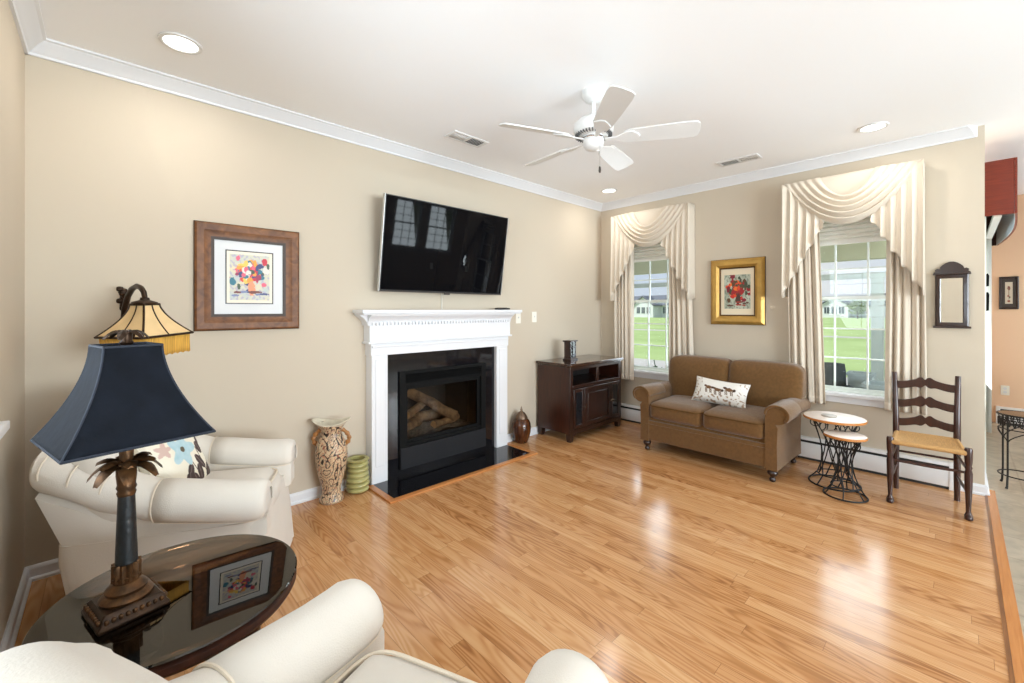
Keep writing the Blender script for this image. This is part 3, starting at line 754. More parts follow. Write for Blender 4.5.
drape_panel(1.13, .875, 2.45, .53, 3.1, 'ivory curtain panel behind the right arm of the loveseat', flare=.10, lean=-.045)
drape_panel(.415, .195, 2.45, .55, 4.4, 'ivory curtain panel hanging behind the slat-back chair', flare=.15, lean=.0)
pleated_shade(2.14, 2.86, 2.30, 1.96, 'white pleated shade pulled up in the window nearer the corner')
pleated_shade(.305, 1.03, 2.30, 1.955, 'white pleated shade pulled up in the window right of the gold frame')

# ------------------------------------------------------------------ baseboard heater
def heater(label, fn, d0, d1):
    e = thing('baseboard_heater', label, 'heater', fn(0, 0, (d0+d1)/2))
    b = MB(); b.prism([(0, .02), (.060, .022), (.062, .03), (.062, .145), (.055, .155), (.05, .155), (.05, .03), (0, .03)], fn, d0, d1); b.build('cover', M['heater'], e, world=True, bevel=.001)
    b = MB(); b.prism([(0, .2), (.05, .2), (.062, .185), (.062, .178), (.048, .192), (0, .192)], fn, d0, d1); b.build('top_cap', M['heater'], e, world=True)
    b = MB(); b.prism([(.002, .031), (.03, .031), (.03, .19), (.002, .19)], fn, d0+.01, d1-.01); b.prism([(.002, 0.0), (.05, 0.0), (.05, .02), (.002, .02)], fn, d0+.01, d1-.01); b.build('fin_slot', M['heatdark'], e, world=True)
    for d in (d0, d1):
        b = MB(); s = 1 if d == d1 else -1
        b.prism([(0, 0), (.066, 0), (.066, .185), (.052, .204), (0, .204)], fn, d-.03*(s > 0), d+.03*(s < 0)) if False else b.prism([(0, 0), (.066, 0), (.066, .185), (.052, .204), (0, .204)], fn, min(d, d-.035*s), max(d, d-.035*s))
        b.build('end_cap', M['heater'], e, world=True, bevel=.002)
heater('long white baseboard heater under the two windows', lambda a, z, d: (XW-a, d, z), .022, 3.12)
heater('white baseboard heater under the peach wall', lambda a, z, d: (7.87-a, d, z), -2.6, -.30)

# ------------------------------------------------------------------ media cabinet
cb = thing('media_cabinet', 'dark mahogany media cabinet between the fireplace and the corner window', 'cabinet', (3.94, 3.02, 0))
X0, X1, Y0, Y1 = 3.455, 4.405, 2.76, 3.215
b = MB(); b.box(X0-.02, X1+.02, Y0-.025, Y1+.01, .785, .812); b.box(X0-.008, X1+.008, Y0-.012, Y1, .772, .785); b.build('top', M['cabtop'], cb, bevel=.005, world=True)
b = MB(); b.box(X0, X0+.03, Y0+.02, Y1, .085, .772); b.build('side_panel', M['mahogside'], cb, bevel=.002, world=True)
b = MB(); b.box(X1-.03, X1, Y0+.02, Y1, .085, .772); b.build('side_panel', M['mahogside'], cb, bevel=.002, world=True)
b = MB(); b.box(X0+.03, X1-.03, Y1-.015, Y1, .085, .772); b.build('back_panel', M['dark'], cb, world=True)
b = MB(); b.box(X0+.03, X1-.03, Y0+.025, Y1-.015, .565, .582); b.build('shelf', M['espresso'], cb, world=True)
b = MB(); b.box(X0+.03, X1-.03, Y0+.03, Y1-.015, .09, .11); b.build('bottom_panel', M['espresso'], cb, world=True)
b = MB()
for q in ((X0, X0+.045, .085, .772), (X1-.045, X1, .085, .772), (X0+.045, X1-.045, .742, .772), (X0+.045, X1-.045, .55, .585), (X0+.045, X1-.045, .09, .125), (3.92, 3.96, .585, .742)):
    b.box(q[0], q[1], Y0, Y0+.025, q[2], q[3])
b.build('face_frame', M['espresso'], cb, bevel=.002, world=True)
def cab_door(x0, x1, glass, knob):
    b = MB(); z0, z1 = .135, .545; s = .045 if not glass else .035; y = Y0-.012
    b.box(x0, x0+s, y, Y0+.006, z0, z1); b.box(x1-s, x1, y, Y0+.006, z0, z1); b.box(x0+s, x1-s, y, Y0+.006, z0, z0+s); b.box(x0+s, x1-s, y, Y0+.006, z1-s, z1)
    d = b.build('door', M['espresso'], cb, bevel=.003, world=True)
    b = MB()
    if glass: b.box(x0+s, x1-s, Y0-.004, Y0, z0+s, z1-s); b.build('glass_panel', M['cabglass'], d, world=True)
    else:
        b.box(x0+s, x1-s, Y0-.002, Y0+.004, z0+s, z1-s); b.box(x0+s+.02, x1-s-.02, Y0-.008, Y0-.002, z0+s+.02, z1-s-.02); b.build('raised_panel', M['espresso'], d, bevel=.004, world=True)
    if knob is not None:
        b = MB(); b.lathe([(.0, 0), (.006, 0), (.006, .012), (.013, .016), (.014, .022), (.009, .028), (0, .029)], n=16, X=Matrix.Translation((knob, y, .345)) @ Matrix.Rotation(PI/2, 4, 'X'))
        b.build('knob', M['knob'], d, world=True)
cab_door(3.503, 3.680, True, 3.663)
cab_door(3.685, 4.175, False, 4.155)
cab_door(4.18, 4.357, True, 4.198)
for x in (X0+.03, X1-.03):
    for y in (Y0+.03, Y1-.03):
        b = MB(); b.loft([[(x+sx*s, y+sy*s, z) for sx, sy in ((-1, -1), (1, -1), (1, 1), (-1, 1))] for s, z in ((.022, 0), (.028, .03), (.03, .09))]); b.build('foot', M['espresso'], cb, bevel=.003, world=True)
b = MB(); b.prism([(X0+.06, .09), (X0+.06, .06), (X0+.12, .075), (X1-.12, .075), (X1-.06, .06), (X1-.06, .09)], lambda a, z, d: (a, d, z), Y0, Y0+.02); b.build('apron', M['espresso'], cb, world=True)

# mantel clock on it
ck = thing('table_clock', 'small dark upright clock with white dial on the media cabinet', 'clock', (3.755, 3.00, .812), math.radians(10))
ck.scale = (1.06, 1.06, 1.08)
b = MB(); b.box(-.075, .075, -.05, .05, 0, .016); b.box(-.065, .065, -.042, .042, .016, .024); b.build('plinth', M['espresso'], ck, bevel=.003)
b = MB(); b.box(-.06, .06, .03, .04, .024, .19); b.box(-.06, -.048, -.038, .03, .024, .19); b.box(.048, .06, -.038, .03, .024, .19); b.build('case', M['espresso'], ck, bevel=.002)
b = MB(); b.box(-.075, .075, -.05, .05, .19, .205); b.build('cap', M['espresso'], ck, bevel=.003)
def dial(u, v):
    r = math.hypot((u-.5)/.42, (v-.68)/.26)
    if .86 < r < 1: return (.25, .22, .2, 1)
    a = math.atan2(v-.68, (u-.5)*.62)
    if .62 < r < .8 and abs((a/(PI/6)) - round(a/(PI/6))) < .16: return (.05, .05, .05, 1)
    if r < .6 and abs(u-.5) < .03 and v > .68: return (.02, .02, .02, 1)
    if r < .5 and abs(v-.68) < .018 and u > .5: return (.02, .02, .02, 1)
    if v < .33 and abs(u-.5) < .34 and v > .06: return (.55, .42, .2, 1) if math.hypot((u-.5)/.16, (v-.2)/.09) < 1 else (.75, .72, .66, 1)
    return (.82, .81, .78, 1)
b = MB(); b.grid(lambda u, v: (-.048+.096*u, -.02, .024+.166*v), 60, 90, col=dial); b.build('dial', M['clockface'], ck)
b = MB(); b.box(-.048, .048, -.034, -.031, .024, .19); b.build('glass_front', M['pane'], ck)

# ------------------------------------------------------------------ vases by the fireplace
vs = thing('floor_vase', 'tall patterned urn vase with two handles left of the fireplace', 'vase', (1.175, 3.115, 0), math.radians(-35))
VR = .86
prof = [(.0, 0), (.092, 0), (.098, .012), (.092, .03), (.075, .06), (.074, .10), (.090, .15), (.112, .22), (.124, .29), (.128, .35), (.122, .40), (.104, .44), (.088, .465), (.080, .49), (.084, .515), (.105, .55), (.112, .56)]
def vase_at(z):
    for (r0, z0), (r1, z1) in zip(prof[1:], prof[2:]):
        if z0 <= z <= z1: return r0+(r1-r0)*(z-z0)/(z1-z0+1e-9)
    return prof[-1][0]
def vase_col(u, v):
    a = u*2*PI; p = (math.cos(a)*1.0, math.sin(a)*1.0, v*4.2)
    def sw(q, s, o):     # scroll lines as iso-lines of warped noise
        n = noise.noise((q[0]*s+o, q[1]*s, q[2]*s)); return abs(math.sin(n*8))
    base = SR(202, 180, 146)
    n1 = sw(p, 2.0, 0); n2 = sw(p, 2.7, 9)
    if n1 < .37: return SR(44, 32, 27)
    if n2 < .20: return SR(134, 66, 44)
    if n2 > .97: return SR(196, 140, 110)
    if noise.noise((p[0]*6, p[1]*6, p[2]*6+30)) > .42: return SR(100, 104, 96)
    return base
b = MB(); b.grid(lambda u, v: (lambda z, r: (r*math.cos(2*PI*u), r*.9*math.sin(2*PI*u), z))(.56*v, VR*(vase_at(.56*v) if v > .004 else .09)*(1 if v < .93 else 1+.10*math.sin(4*PI*u)*(v-.93)/.07)), 150, 150, col=vase_col, wrap=True)
b.lathe([(.0, .002), (.075, .002)], n=40, caps=False)
body = b.build('body', M['paintceramic'], vs, angle=60)
b = MB()     # flared rim, pinched wavy lip
b.grid(lambda u, v: ((lambda r, w: (r*math.cos(2*PI*u)*1.0, r*.86*math.sin(2*PI*u), .555+w))(.094+.026*v*(1+.35*math.cos(4*PI*u)), .018*v+.016*v*math.cos(4*PI*u))), 72, 8, wrap=True)
b.grid(lambda u, v: ((lambda r: (r*math.cos(2*PI*u), r*.86*math.sin(2*PI*u), .56-.05*v))(.094-.04*v)), 72, 5, wrap=True)
b.build('rim', mat('vase_lip_glaze', srgb(206, 198, 178), .3, var=.15, vscale=20), vs, solid=.006, angle=80)
for s in (-1, 1):
    pts = [(s*(.074+.048*math.sin(PI*t)**.8), 0, .385+.125*t) for t in [k/14 for k in range(15)]]
    b = MB(); b.tube(pts, [.011+.003*math.sin(k*1.9) for k in range(15)], 10, flat=1.3); b.build('handle', M['tan'], vs)
gp = thing('ribbed_pot', 'squat green ribbed ceramic pot beside the tall urn vase', 'pot', (1.382, 3.145, 0))
pr = [(0, 0), (.055, 0)]
for k in range(6):
    z = .006+k*.037; r = .082+.004*math.sin(k)
    pr += [(r-.018, z), (r-.004, z+.006), (r, z+.015), (r-.004, z+.026), (r-.02, z+.034)]
pr += [(.066, .232), (.082, .238), (.084, .246), (.07, .252), (.052, .248), (.05, .2), (.05, .05), (0, .05)]
b = MB(); b.lathe(pr, n=48, wob=lambda u, k: 1+.018*math.sin(u*2*PI*2+k*.9)); b.build('body', M['greenpot'], gp, angle=60)
jr = thing('lidded_jar', 'glossy brown lidded jar standing right of the fireplace', 'jar', (3.125, 3.14, 0))
jr.scale = (1.17, 1.17, 1.2)
b = MB(); b.lathe([(0, 0), (.05, 0), (.056, .006), (.07, .04), (.082, .09), (.086, .13), (.082, .165), (.07, .19), (.056, .203), (.05, .206), (0, .206)], n=40); b.build('body', M['jar'], jr, angle=60)
b = MB(); b.lathe([(.054, .2), (.058, .205), (.056, .215), (.046, .235), (.03, .255), (.014, .264), (.008, .272), (.012, .28), (.006, .292), (.002, .308), (0, .31)], n=28); b.build('lid', M['pewter'], jr, angle=60)

# ------------------------------------------------------------------ loveseat (local +x faces out of its back)
ls = thing('loveseat', 'brown chenille two-seat loveseat with rolled arms under the windows', 'sofa', (4.17, 1.578, 0), PI)
bc = M['brownchenille']
b = MB(); b.rbox((.0, 0, .24), (.66, 1.12, .22), .025, n=6); b.build('seat_base', bc, ls)
b = MB(); b.rbox((.340, 0, .205), (.035, 1.10, .19), .012, n=4); b.box(.352, .3615, -.545, .545, .262, .268); b.build('front_rail', bc, ls)
for s in (-1, 1):
    b = MB(); b.rbox((.035, s*.252, .40), (.66, .50, .165), .045, puff=(.02, .005, .02), n=9)
    c = b.build('seat_cushion', bc, ls)
    b = MB(); hx, hy = .365, .245
    for z in (.452,):
        b.tube([(.03+(-.30), s*.252-hy, z), (.03+hx-.06, s*.252-hy, z), (.03+hx-.012, s*.252-hy+.04, z), (.03+hx-.012, s*.252+hy-.04, z), (.03+hx-.06, s*.252+hy, z), (-.27, s*.252+hy, z)], .006, 6)
    b.build('piping', M['browndark'], c)
def backdef(sg):
    def f(p, u):
        x, y, z = p
        z -= .030*max(0, (y*sg/.31))**6 if y*sg > 0 else .012*max(0, (-y*sg/.31))**8
        x -= .16*(z+.25)*.75
        yy = (y+sg*.302+.035)*(.90+.10*min(1, max(0, (z+.265)/.28)))
        return (x, yy-sg*.302-.035, z)
    return f
for s in (-1, 1):
    b = MB(); b.rbox((-.22, s*.302+.035, .62), (.20, .612, .53), .055, puff=(.03, 0, .010), n=10, deform=backdef(s)); b.build('backrest', bc, ls)
b = MB(); b.rbox((-.35, 0, .45), (.10, 1.08, .60), .04, n=6, deform=lambda p, u: (p[0]-.12*(p[2]+.2), p[1], p[2])); b.build('back_panel', bc, ls)
def scroll_arm(s, y_in, y_out, zroll, rr):
    """rolled-arm section: slab + outward scroll; returns closed polygon (y,z)"""
    yc = (y_in+y_out)/2 + .035; pts = []
    pts += [(y_in, .10), (y_in, zroll-rr*.6)]
    for k in range(17):
        a = PI*1.02 - (PI*1.55)*k/16
        pts.append((yc+rr*math.cos(a), zroll+rr*.85*math.sin(a)))
    pts += [(y_out-.005, zroll-rr*1.2), (y_out-.012, .30), (y_out-.008, .10)]
    return [(s*y, z) for y, z in pts]
for s in (-1, 1):
    b = MB(); sec = scroll_arm(s, .50, .60, .545, .082)
    rings = []
    for x, k, dz in ((-.36, 1.0, -.02), (-.2, 1.0, -.005), (0, 1, 0), (.2, 1.0, .0), (.315, 1.0, 0), (.345, .985, 0), (.36, .95, 0)):
        cy_ = s*.56; rings.append([(x, cy_+(y-cy_)*k, .33+(z+dz-.33)*(k if z > .3 else 1)) for y, z in sec])
    b.loft(rings); arm = b.build('arm', bc, ls, angle=45)
    b = MB(); yc = s*(.55+.035)      # sleeve over the scroll
    rings = []
    for x, e_ in ((.02, 0), (.03, .006), (.34, .007), (.362, .005), (.366, -.01)):
        rings.append([(x, yc+s*(.082+e_)*math.cos(a), .545+(.082*.85+e_)*math.sin(a)) for a in [PI*1.05-PI*1.3*k/16 for k in range(17)]])
    b.loft(rings, closed=False, caps=(False, False)); b.build('arm_cover', bc, arm, solid=.006, angle=60)
LEG = [(0, 0), (.016, 0), (.022, .008), (.024, .02), (.016, .034), (.02, .044), (.034, .056), (.038, .072), (.034, .086), (.026, .094), (.034, .102), (.036, .13), (0, .13)]
for x in (.31, -.30):
    for y in (-.545, .545):
        b = MB(); b.lathe(LEG, (x, y, 0), n=24); b.build('leg', M['turned'], ls, angle=50)
# lumbar pillow with horses
def horse_field(u, v):
    base = [.80, .78, .74]
    def blob(cx, cy, rx, ry, c, w=.25):
        return math.hypot((u-cx)/rx, (v-cy)/ry)+w*noise.noise((u*30, v*20, cx*9)) < 1
    for cx, cy, k in ((.30, .62, .95), (.50, .55, .85), (.68, .60, .8)):
        if blob(cx, cy, .080*k, .075*k, 0): return SR(112, 78, 48)
        if blob(cx+.08*k, cy+.05*k, .035*k, .05*k, 0): return SR(74, 48, 28)
        if blob(cx-.10*k, cy-.0, .03*k, .06*k, 0): return SR(64, 44, 28)
        for lx in (-.06, -.03, .045, .075):
            if abs(u-(cx+lx*k)-(v-cy)*.12) < .009 and cy-.22 < v < cy-.04: return SR(104, 76, 48)
    n = noise.noise((u*18, v*9, 4))
    if v < .36 and n > .22: return SR(166, 140, 118)
    if (u > .82 or u < .14) and noise.noise((u*26, v*16, 9)) > .28: return SR(172, 150, 132)
    return (*base, 1)
def pillow(name, parent, W, Hh, T, field, n=60, backc=(.8, .78, .74, 1)):
    def f(sgn):
        def g(u, v):
            a, c = 2*u-1, 2*v-1
            th = T*((1-a**4)*(1-c**4))**.55
            pin = 1-.07*(1-abs(c)**2)*0
            return (sgn*th, -a*W*(1-.06*(1-c*c)*(a*a)), c*Hh*(1-.10*(1-a*a)*(c*c)))
        return g
    b = MB(); b.grid(f(1), n, n, col=field); b.grid(f(-1), n, n, col=lambda u, v: backc, flip=True)
    o = b.build(name, M['paintcloth'], parent, angle=80)
    pts = [(0, -a*W*(1-.06*(1-c*c)), c*Hh*(1-.10*(1-a*a))) for a, c in [(-1+2*k/20, -1) for k in range(20)]+[(1, -1+2*k/20) for k in range(20)]+[(1-2*k/20, 1) for k in range(20)]+[(-1, 1-2*k/20) for k in range(20)]]
    b = MB(); b.tube(pts, .0035, 6, loop=True); b.build('seam', mat(name+'_seam_thread', backc[:3], .9), parent)
    return o
pw = thing('lumbar_pillow', 'white lumbar pillow printed with brown horses on the loveseat', 'pillow', (4.15, 1.545, .60))
pw.rotation_euler = (math.radians(-3), math.radians(-22), PI-.04)
pillow('cushion', pw, .245, .118, .06, horse_field, 110)

# ------------------------------------------------------------------ cream armchairs
def make_armchair(loc, rot, label):
    t = thing('armchair', label, 'armchair', loc, rot, 'cream rolled-arm armchairs')
    cm = M['cream']
    # slipcovered base, tapering in towards the floor at the back
    b = MB(); rings = []
    for z, g in ((.012, .0), (.10, .0), (.22, .0), (.345, .0), (.42, .0)):
        r = []
        for k in range(64):
            a = 2*PI*k/64; ca, sa = math.cos(a), math.sin(a)
            x = math.copysign(abs(ca)**.12, ca)*.345; y = math.copysign(abs(sa)**.12, sa)*.352
            if x < 0: x = x*.86 - .085*min(1, z/.345)*abs(x)/.345
            else: x += .03*(1-z/.36)
            y *= 1 + .03*(1-z/.36)
            q = 1 + (.010*math.sin(k*2.6+z*5) if z < .25 else 0)
            r.append((x*q, y*q, z))
        rings.append(r)
    b.loft(rings); b.build('slipcover_base', cm, t, angle=60)
    b = MB(); b.rbox((.045, 0, .40), (.55, .45, .17), .06, puff=(.03, .0, .03), n=9); c = b.build('seat_cushion', cm, t)
    b = MB(); b.tube([(.045+.275*math.copysign(abs(math.cos(a))**.3, math.cos(a)), .222*math.copysign(abs(math.sin(a))**.3, math.sin(a)), .468) for a in [2*PI*k/40 for k in range(40)]], .0055, 6, loop=True); b.build('piping', M['creampipe'], c)
    # wide raked back with softly rounded shoulders, wrapping forward into the arms
    def bd(p, u):
        x, y, z = p
        z -= .20*abs(y/.39)**2.4*max(0, (z+.31)/.64)
        x -= .24*(z+.30)
        x += .10*(abs(y)/.39)**3
        y *= .84+.16*min(1, max(0, (z+.30)/.45))
        return (x, y, z)
    b = MB(); b.rbox((-.245, 0, .655), (.19, .78, .65), .09, puff=(.03, 0, .015), n=14, deform=bd); b.build('backrest', cm, t, angle=60)
    AY = .32
    for s in (-1, 1):
        def sec(x, yc, zr, rr, k=1.0):
            pts = [(s*(.225), .345), (s*.225, zr-rr*.7)]
            for j in range(19):
                a = PI - (PI*1.45)*j/18
                pts.append((s*(yc+rr*math.cos(a)*1.08), zr+rr*math.sin(a)))
            pts += [(s*.347, zr-rr*1.25), (s*.347, .345)]
            cy_, cz_ = s*.29, .46
            lean = .10*max(0, min(1, (-.18-x)/.25))      # the rear edge runs forward as it goes down
            return [(x + lean*max(0, zr-rr-z)/.28, cy_+(y-cy_)*k - s*.10*lean*(z < .4), cz_+(z-cz_)*k) for y, z in pts]
        path = ((-.445, .282, .735, .08, .94), (-.42, .294, .725, .092, 1), (-.32, .303, .685, .094, 1), (-.22, .308, .625, .092, 1), (-.12, .31, .585, .087, 1), (-.02, AY, .548, .084, 1), (.14, AY, .522, .083, 1), (.27, AY, .508, .083, 1), (.335, AY, .505, .082, .99), (.360, AY, .505, .076, .95), (.374, AY, .505, .06, .88))
        b = MB(); b.loft([sec(*p) for p in path]); arm = b.build('arm', cm, t, angle=50)
        # fitted arm cover with welt
        rings = []
        for x, e_ in ((-.03, .006), (.05, .007), (.14, .007), (.22, .007), (.30, .008), (.34, .007), (.368, -.003), (.382, -.03)):
            zr = .551 + (.506-.551)*min(1, (x+.03)/.30); rr = .083
            rings.append([(x, s*(AY+(rr*1.08+e_)*math.cos(a)), zr+(rr+e_)*math.sin(a)) for a in [PI*1.12 - PI*1.35*j/20 for j in range(21)]])
        b = MB(); b.loft(rings, closed=False, caps=(False, False)); cov = b.build('arm_cover', cm, t, solid=.005, angle=70)
        for q in (rings[0], [r[0] for r in rings[:-1]], [r[-1] for r in rings[:-1]]):
            b = MB(); b.tube(q, .0042, 6); b.build('welt', M['creampipe'], cov)
        # gathered pleats round the outer shoulder of the arm
        for k, (x, zr, rr) in enumerate(((-.36, .705, .093), (-.27, .656, .093), (-.17, .606, .09))):
            b = MB(); b.tube([(x-.005*j, s*(.305+(rr*1.08+.001)*math.cos(a)), zr+.006*j+(rr+.001)*math.sin(a)) for j, a in enumerate([PI*.62-PI*.85*i/9 for i in range(10)])], .0035, 5)
            b.build('pleat_seam', M['creampipe'], arm)
    for x in (-.30, .30):
        for y in (-.26, .26):
            b = MB(); b.cyl((x, y, 0), (x, y, .05), .02, .025, 12); b.build('foot', M['turned'], t)
    return t
make_armchair((.342, 2.637, 0), math.radians(-26), 'cream rolled-arm armchair in the corner holding a flowered pillow')
make_armchair((.315, .764, 0), math.radians(22.6), 'cream armchair in the foreground, cut off by the bottom edge')
def flower_field(u, v):
    if True:
        d = math.hypot((u-.44)/.25, (v-.66)/.23); a = math.atan2(v-.66, u-.44)
        pet = .82+.22*math.cos(5*a+.6)
        if d < .17: return SR(96, 84, 66)
        if d < pet: 
            w = .5+.5*noise.noise((u*16, v*16, 2)); return (.36+.16*w, .55+.10*w, .60+.10*w, 1)
        if math.hypot((u-.15)/.08, (v-.75)/.09) < 1+.3*math.cos(5*math.atan2(v-.75, u-.15)): return SR(206, 176, 164)
        for cx, cy, rx, ry, an in ((.33, .24, .08, .12, .5), (.47, .18, .07, .13, -.1), (.60, .26, .065, .13, .1), (.68, .40, .055, .13, -.5), (.80, .22, .065, .13, .5), (.91, .26, .06, .13, -.2), (.74, .10, .06, .08, 0), (.88, .09, .06, .08, .2), (.78, .58, .065, .10, -.4), (.85, .70, .06, .08, .3), (.42, .36, .06, .10, .8)):
            x, y = u-cx, v-cy; xr = x*math.cos(an)-y*math.sin(an); yr = x*math.sin(an)+y*math.cos(an)
            if math.hypot(xr/rx, yr/ry) < 1:
                return SR(70, 54, 52) if abs(xr) > .006 else SR(120, 104, 98)
        for (x0, y0, x1, y1) in ((.46, .5, .43, .2), (.50, .5, .60, .15), (.70, .6, .76, .1)):
            t = max(0, min(1, ((u-x0)*(x1-x0)+(v-y0)*(y1-y0))/((x1-x0)**2+(y1-y0)**2)))
            if math.hypot(u-x0-(x1-x0)*t, v-y0-(y1-y0)*t) < .009: return SR(110, 98, 88)
    return SR(232, 224, 206)
fpw = thing('throw_pillow', 'cream throw pillow with teal flower and brown leaves in the corner armchair', 'pillow', (.250, 2.675, .605))
fpw.rotation_euler = (0, math.radians(-22), math.radians(-32))
pillow('cushion', fpw, .19, .19, .07, lambda u, v: flower_field(1-u, v), 120, SR(232, 224, 206))

# ------------------------------------------------------------------ glass side table
TC = (.156, 1.566)
tb = thing('side_table', 'round glass-topped dark wood side table between the armchairs', 'table', (*TC, 0))
b = MB(); b.lathe([(0, .548), (.292, .548), (.302, .551), (.305, .555), (.302, .559), (.292, .56), (0, .56)], n=96); b.build('glass_top', M['tableglass'], tb)
b = MB(); rings = []
for k in range(96):
    a = 2*PI*k/96
    rings.append([(r*math.cos(a), r*math.sin(a), z) for r, z in ((.232, .515), (.298, .515), (.304, .525), (.300, .538), (.29, .5445), (.232, .5445))])
b.loft(rings, loop=True); b.build('top_rim', M['tablewood'], tb, angle=25)
for k in range(3):
    a = PI/3+k*2*PI/3
    P = [(.26, .515), (.265, .46), (.245, .36), (.215, .24), (.21, .14), (.235, .05), (.27, .012)]
    b = MB(); b.tube([(r*math.cos(a), r*math.sin(a), z) for r, z in P], [.024, .026, .023, .019, .017, .018, .02], 10); b.build('leg', M['tablewood'], tb, angle=60)
for (x, y) in ((-.049, 1.665), (.366, 1.644), (.145, 1.328), (.352, 1.42)):
    v = Vector((x-TC[0], y-TC[1])); v = v.normalized()*.262
    b = MB(); b.lathe([(0, .5445), (.009, .5445), (.009, .5478), (0, .5478)], (v.x, v.y, 0), n=14); b.build('glass_pad', M['brass'], tb)

# ------------------------------------------------------------------ palm table lamp
lp = thing('table_lamp', 'bronze palm-column table lamp with navy bell shade on the glass table', 'lamp', (.041, 1.556, .56), math.radians(13))
def sq(h, z): return [(sx*h, sy*h, z) for sx, sy in ((-1, -1), (1, -1), (1, 1), (-1, 1))]
b = MB(); b.loft([sq(.073, 0), sq(.075, .010), sq(.068, .018), sq(.065, .03), sq(.058, .038)]); b.build('plinth', M['bronzedark'], lp, bevel=.003)
b = MB()
for sd in range(4):
    X = Matrix.Rotation(sd*PI/2, 4, 'Z')
    for k in range(9): b.rbox((-.056+.014*k, -.068, .024), (.010, .010, .012), .004, n=2, X=X)
b.build('plinth_carving', M['bronze'], lp)
b = MB(); b.lathe([(0, .036), (.054, .036), (.057, .044), (.05, .052), (.043, .056), (.045, .064), (.038, .072), (.028, .08), (.029, .09), (.031, .096), (.025, .1), (0, .1)], n=40); b.build('base_turning', M['bronze'], lp, angle=50)
b = MB()
for k in range(12):
    a = 2*PI*k/12; X = Matrix.Rotation(a, 4, 'Z')
    b.loft([[(.024+d, y, z) for y, d in ((-w, 0), (-w*.5, .006), (0, .008), (w*.5, .006), (w, 0), (0, -.003))] for w, z in ((.007, .085), (.008, .105), (.008, .12), (.005, .130))], X=X)
b.build('leaf_collar', M['bronze'], lp, angle=50)
b = MB(); b.lathe([(0, .1), (.0245, .1), (.0232, .16), (.0205, .24), (.0178, .315), (0, .315)], n=32); b.build('column', M['marbleblue'], lp)
b = MB(); b.lathe([(0, .31), (.019, .31), (.021, .318), (.0185, .324), (.022, .332), (.0195, .34), (.022, .365), (.022, .385), (.016, .395), (0, .395)], n=28); b.build('capital', M['bronze'], lp, angle=50)
b = MB()
for tier, (n, L_, z0, drop, rise) in enumerate(((7, .064, .385, .022, .016), (6, .050, .402, .002, .008))):
    for k in range(n):
        a = 2*PI*k/n + tier*.4; X = Matrix.Rotation(a, 4, 'Z')
        rings = []
        for j in range(8):
            t_ = j/7; w = .006+.013*math.sin(PI*min(1, max(0, t_*.95)))**1.2*(1 if t_ < .95 else .6); x = .014+L_*t_; z = z0+rise*math.sin(PI*t_)-drop*t_*t_
            rings.append([(x, -w, z-.004), (x, 0, z+.004), (x, w, z-.004), (x, 0, z-.002)])
        b.loft(rings, X=X)
b.build('palm_frond', M['bronze'], lp, angle=50)
b = MB(); b.cyl((0, 0, .39), (0, 0, .70), .0075, n=12); b.lathe([(0, .40), (.014, .40), (.016, .44), (.012, .47), (0, .47)], n=20); b.build('stem', M['bronze'], lp)
# shade: square, concave flare
ZB, ZT = .470, .715
def shade_h(t): return .060+(.151-.060)*(1-t)**1.75
b = MB(); K = 16
rings = []
for j in range(K+1):
    t_ = j/K; h = shade_h(t_); z = ZB+(ZT-ZB)*t_; c = .012; r = []
    for sx, sy in ((-1, -1), (1, -1), (1, 1), (-1, 1)):
        pass
    for i in range(4):
        A = [(-1, -1), (1, -1), (1, 1), (-1, 1)][i]; B_ = [(-1, -1), (1, -1), (1, 1), (-1, 1)][(i+1) % 4]
        for m in range(8):
            f = (m)/8
            r.append(((A[0]+(B_[0]-A[0])*f)*h, (A[1]+(B_[1]-A[1])*f)*h, z))
    rings.append(r)
b.loft(rings, caps=(False, False)); sh = b.build('lamp_shade', M['navy'], lp, solid=.003, angle=30)
b = MB()
for h, z in ((shade_h(0), ZB), (shade_h(1), ZT)):
    b.tube([(sx*h, sy*h, z) for sx, sy in ((-1, -1), (1, -1), (1, 1), (-1, 1))], .0035, 6, loop=True)
for sx, sy in ((-1, -1), (1, -1), (1, 1), (-1, 1)): b.tube([(sx*shade_h(j/K), sy*shade_h(j/K), ZB+(ZT-ZB)*j/K) for j in range(K+1)], .0028, 6)
b.build('trim_cord', mat('navy_cord', srgb(30, 36, 48), .8), sh)
b = MB(); b.lathe([(0, .70), (.014, .70), (.012, .716), (.016, .722), (.012, .728), (.013, .745), (.015, .752), (.009, .757), (0, .757)], n=20); 
for k in range(6):
    X = Matrix.Rotation(k*PI/3, 4, 'Z'); rings = []
    for j in range(6):
        t_ = j/5; w = .003+.008*math.sin(PI*t_)**.7; x = .006+.042*t_; z = .750+.006*math.sin(PI*t_)-.016*t_*t_
        rings.append([(x, -w, z-.003), (x, 0, z+.003), (x, w, z-.003), (x, 0, z-.002)])
    b.loft(rings, X=X)
b.build('finial', M['bronzedark'], lp, angle=50)
b = MB()
for s in (-1, 1): b.tube([(s*.018, 0, .44), (s*.055, 0, .50), (s*.06, 0, .58), (s*.04, 0, .66), (0, 0, .70)], .0022, 6)
b.build('harp', M['brass'], lp)

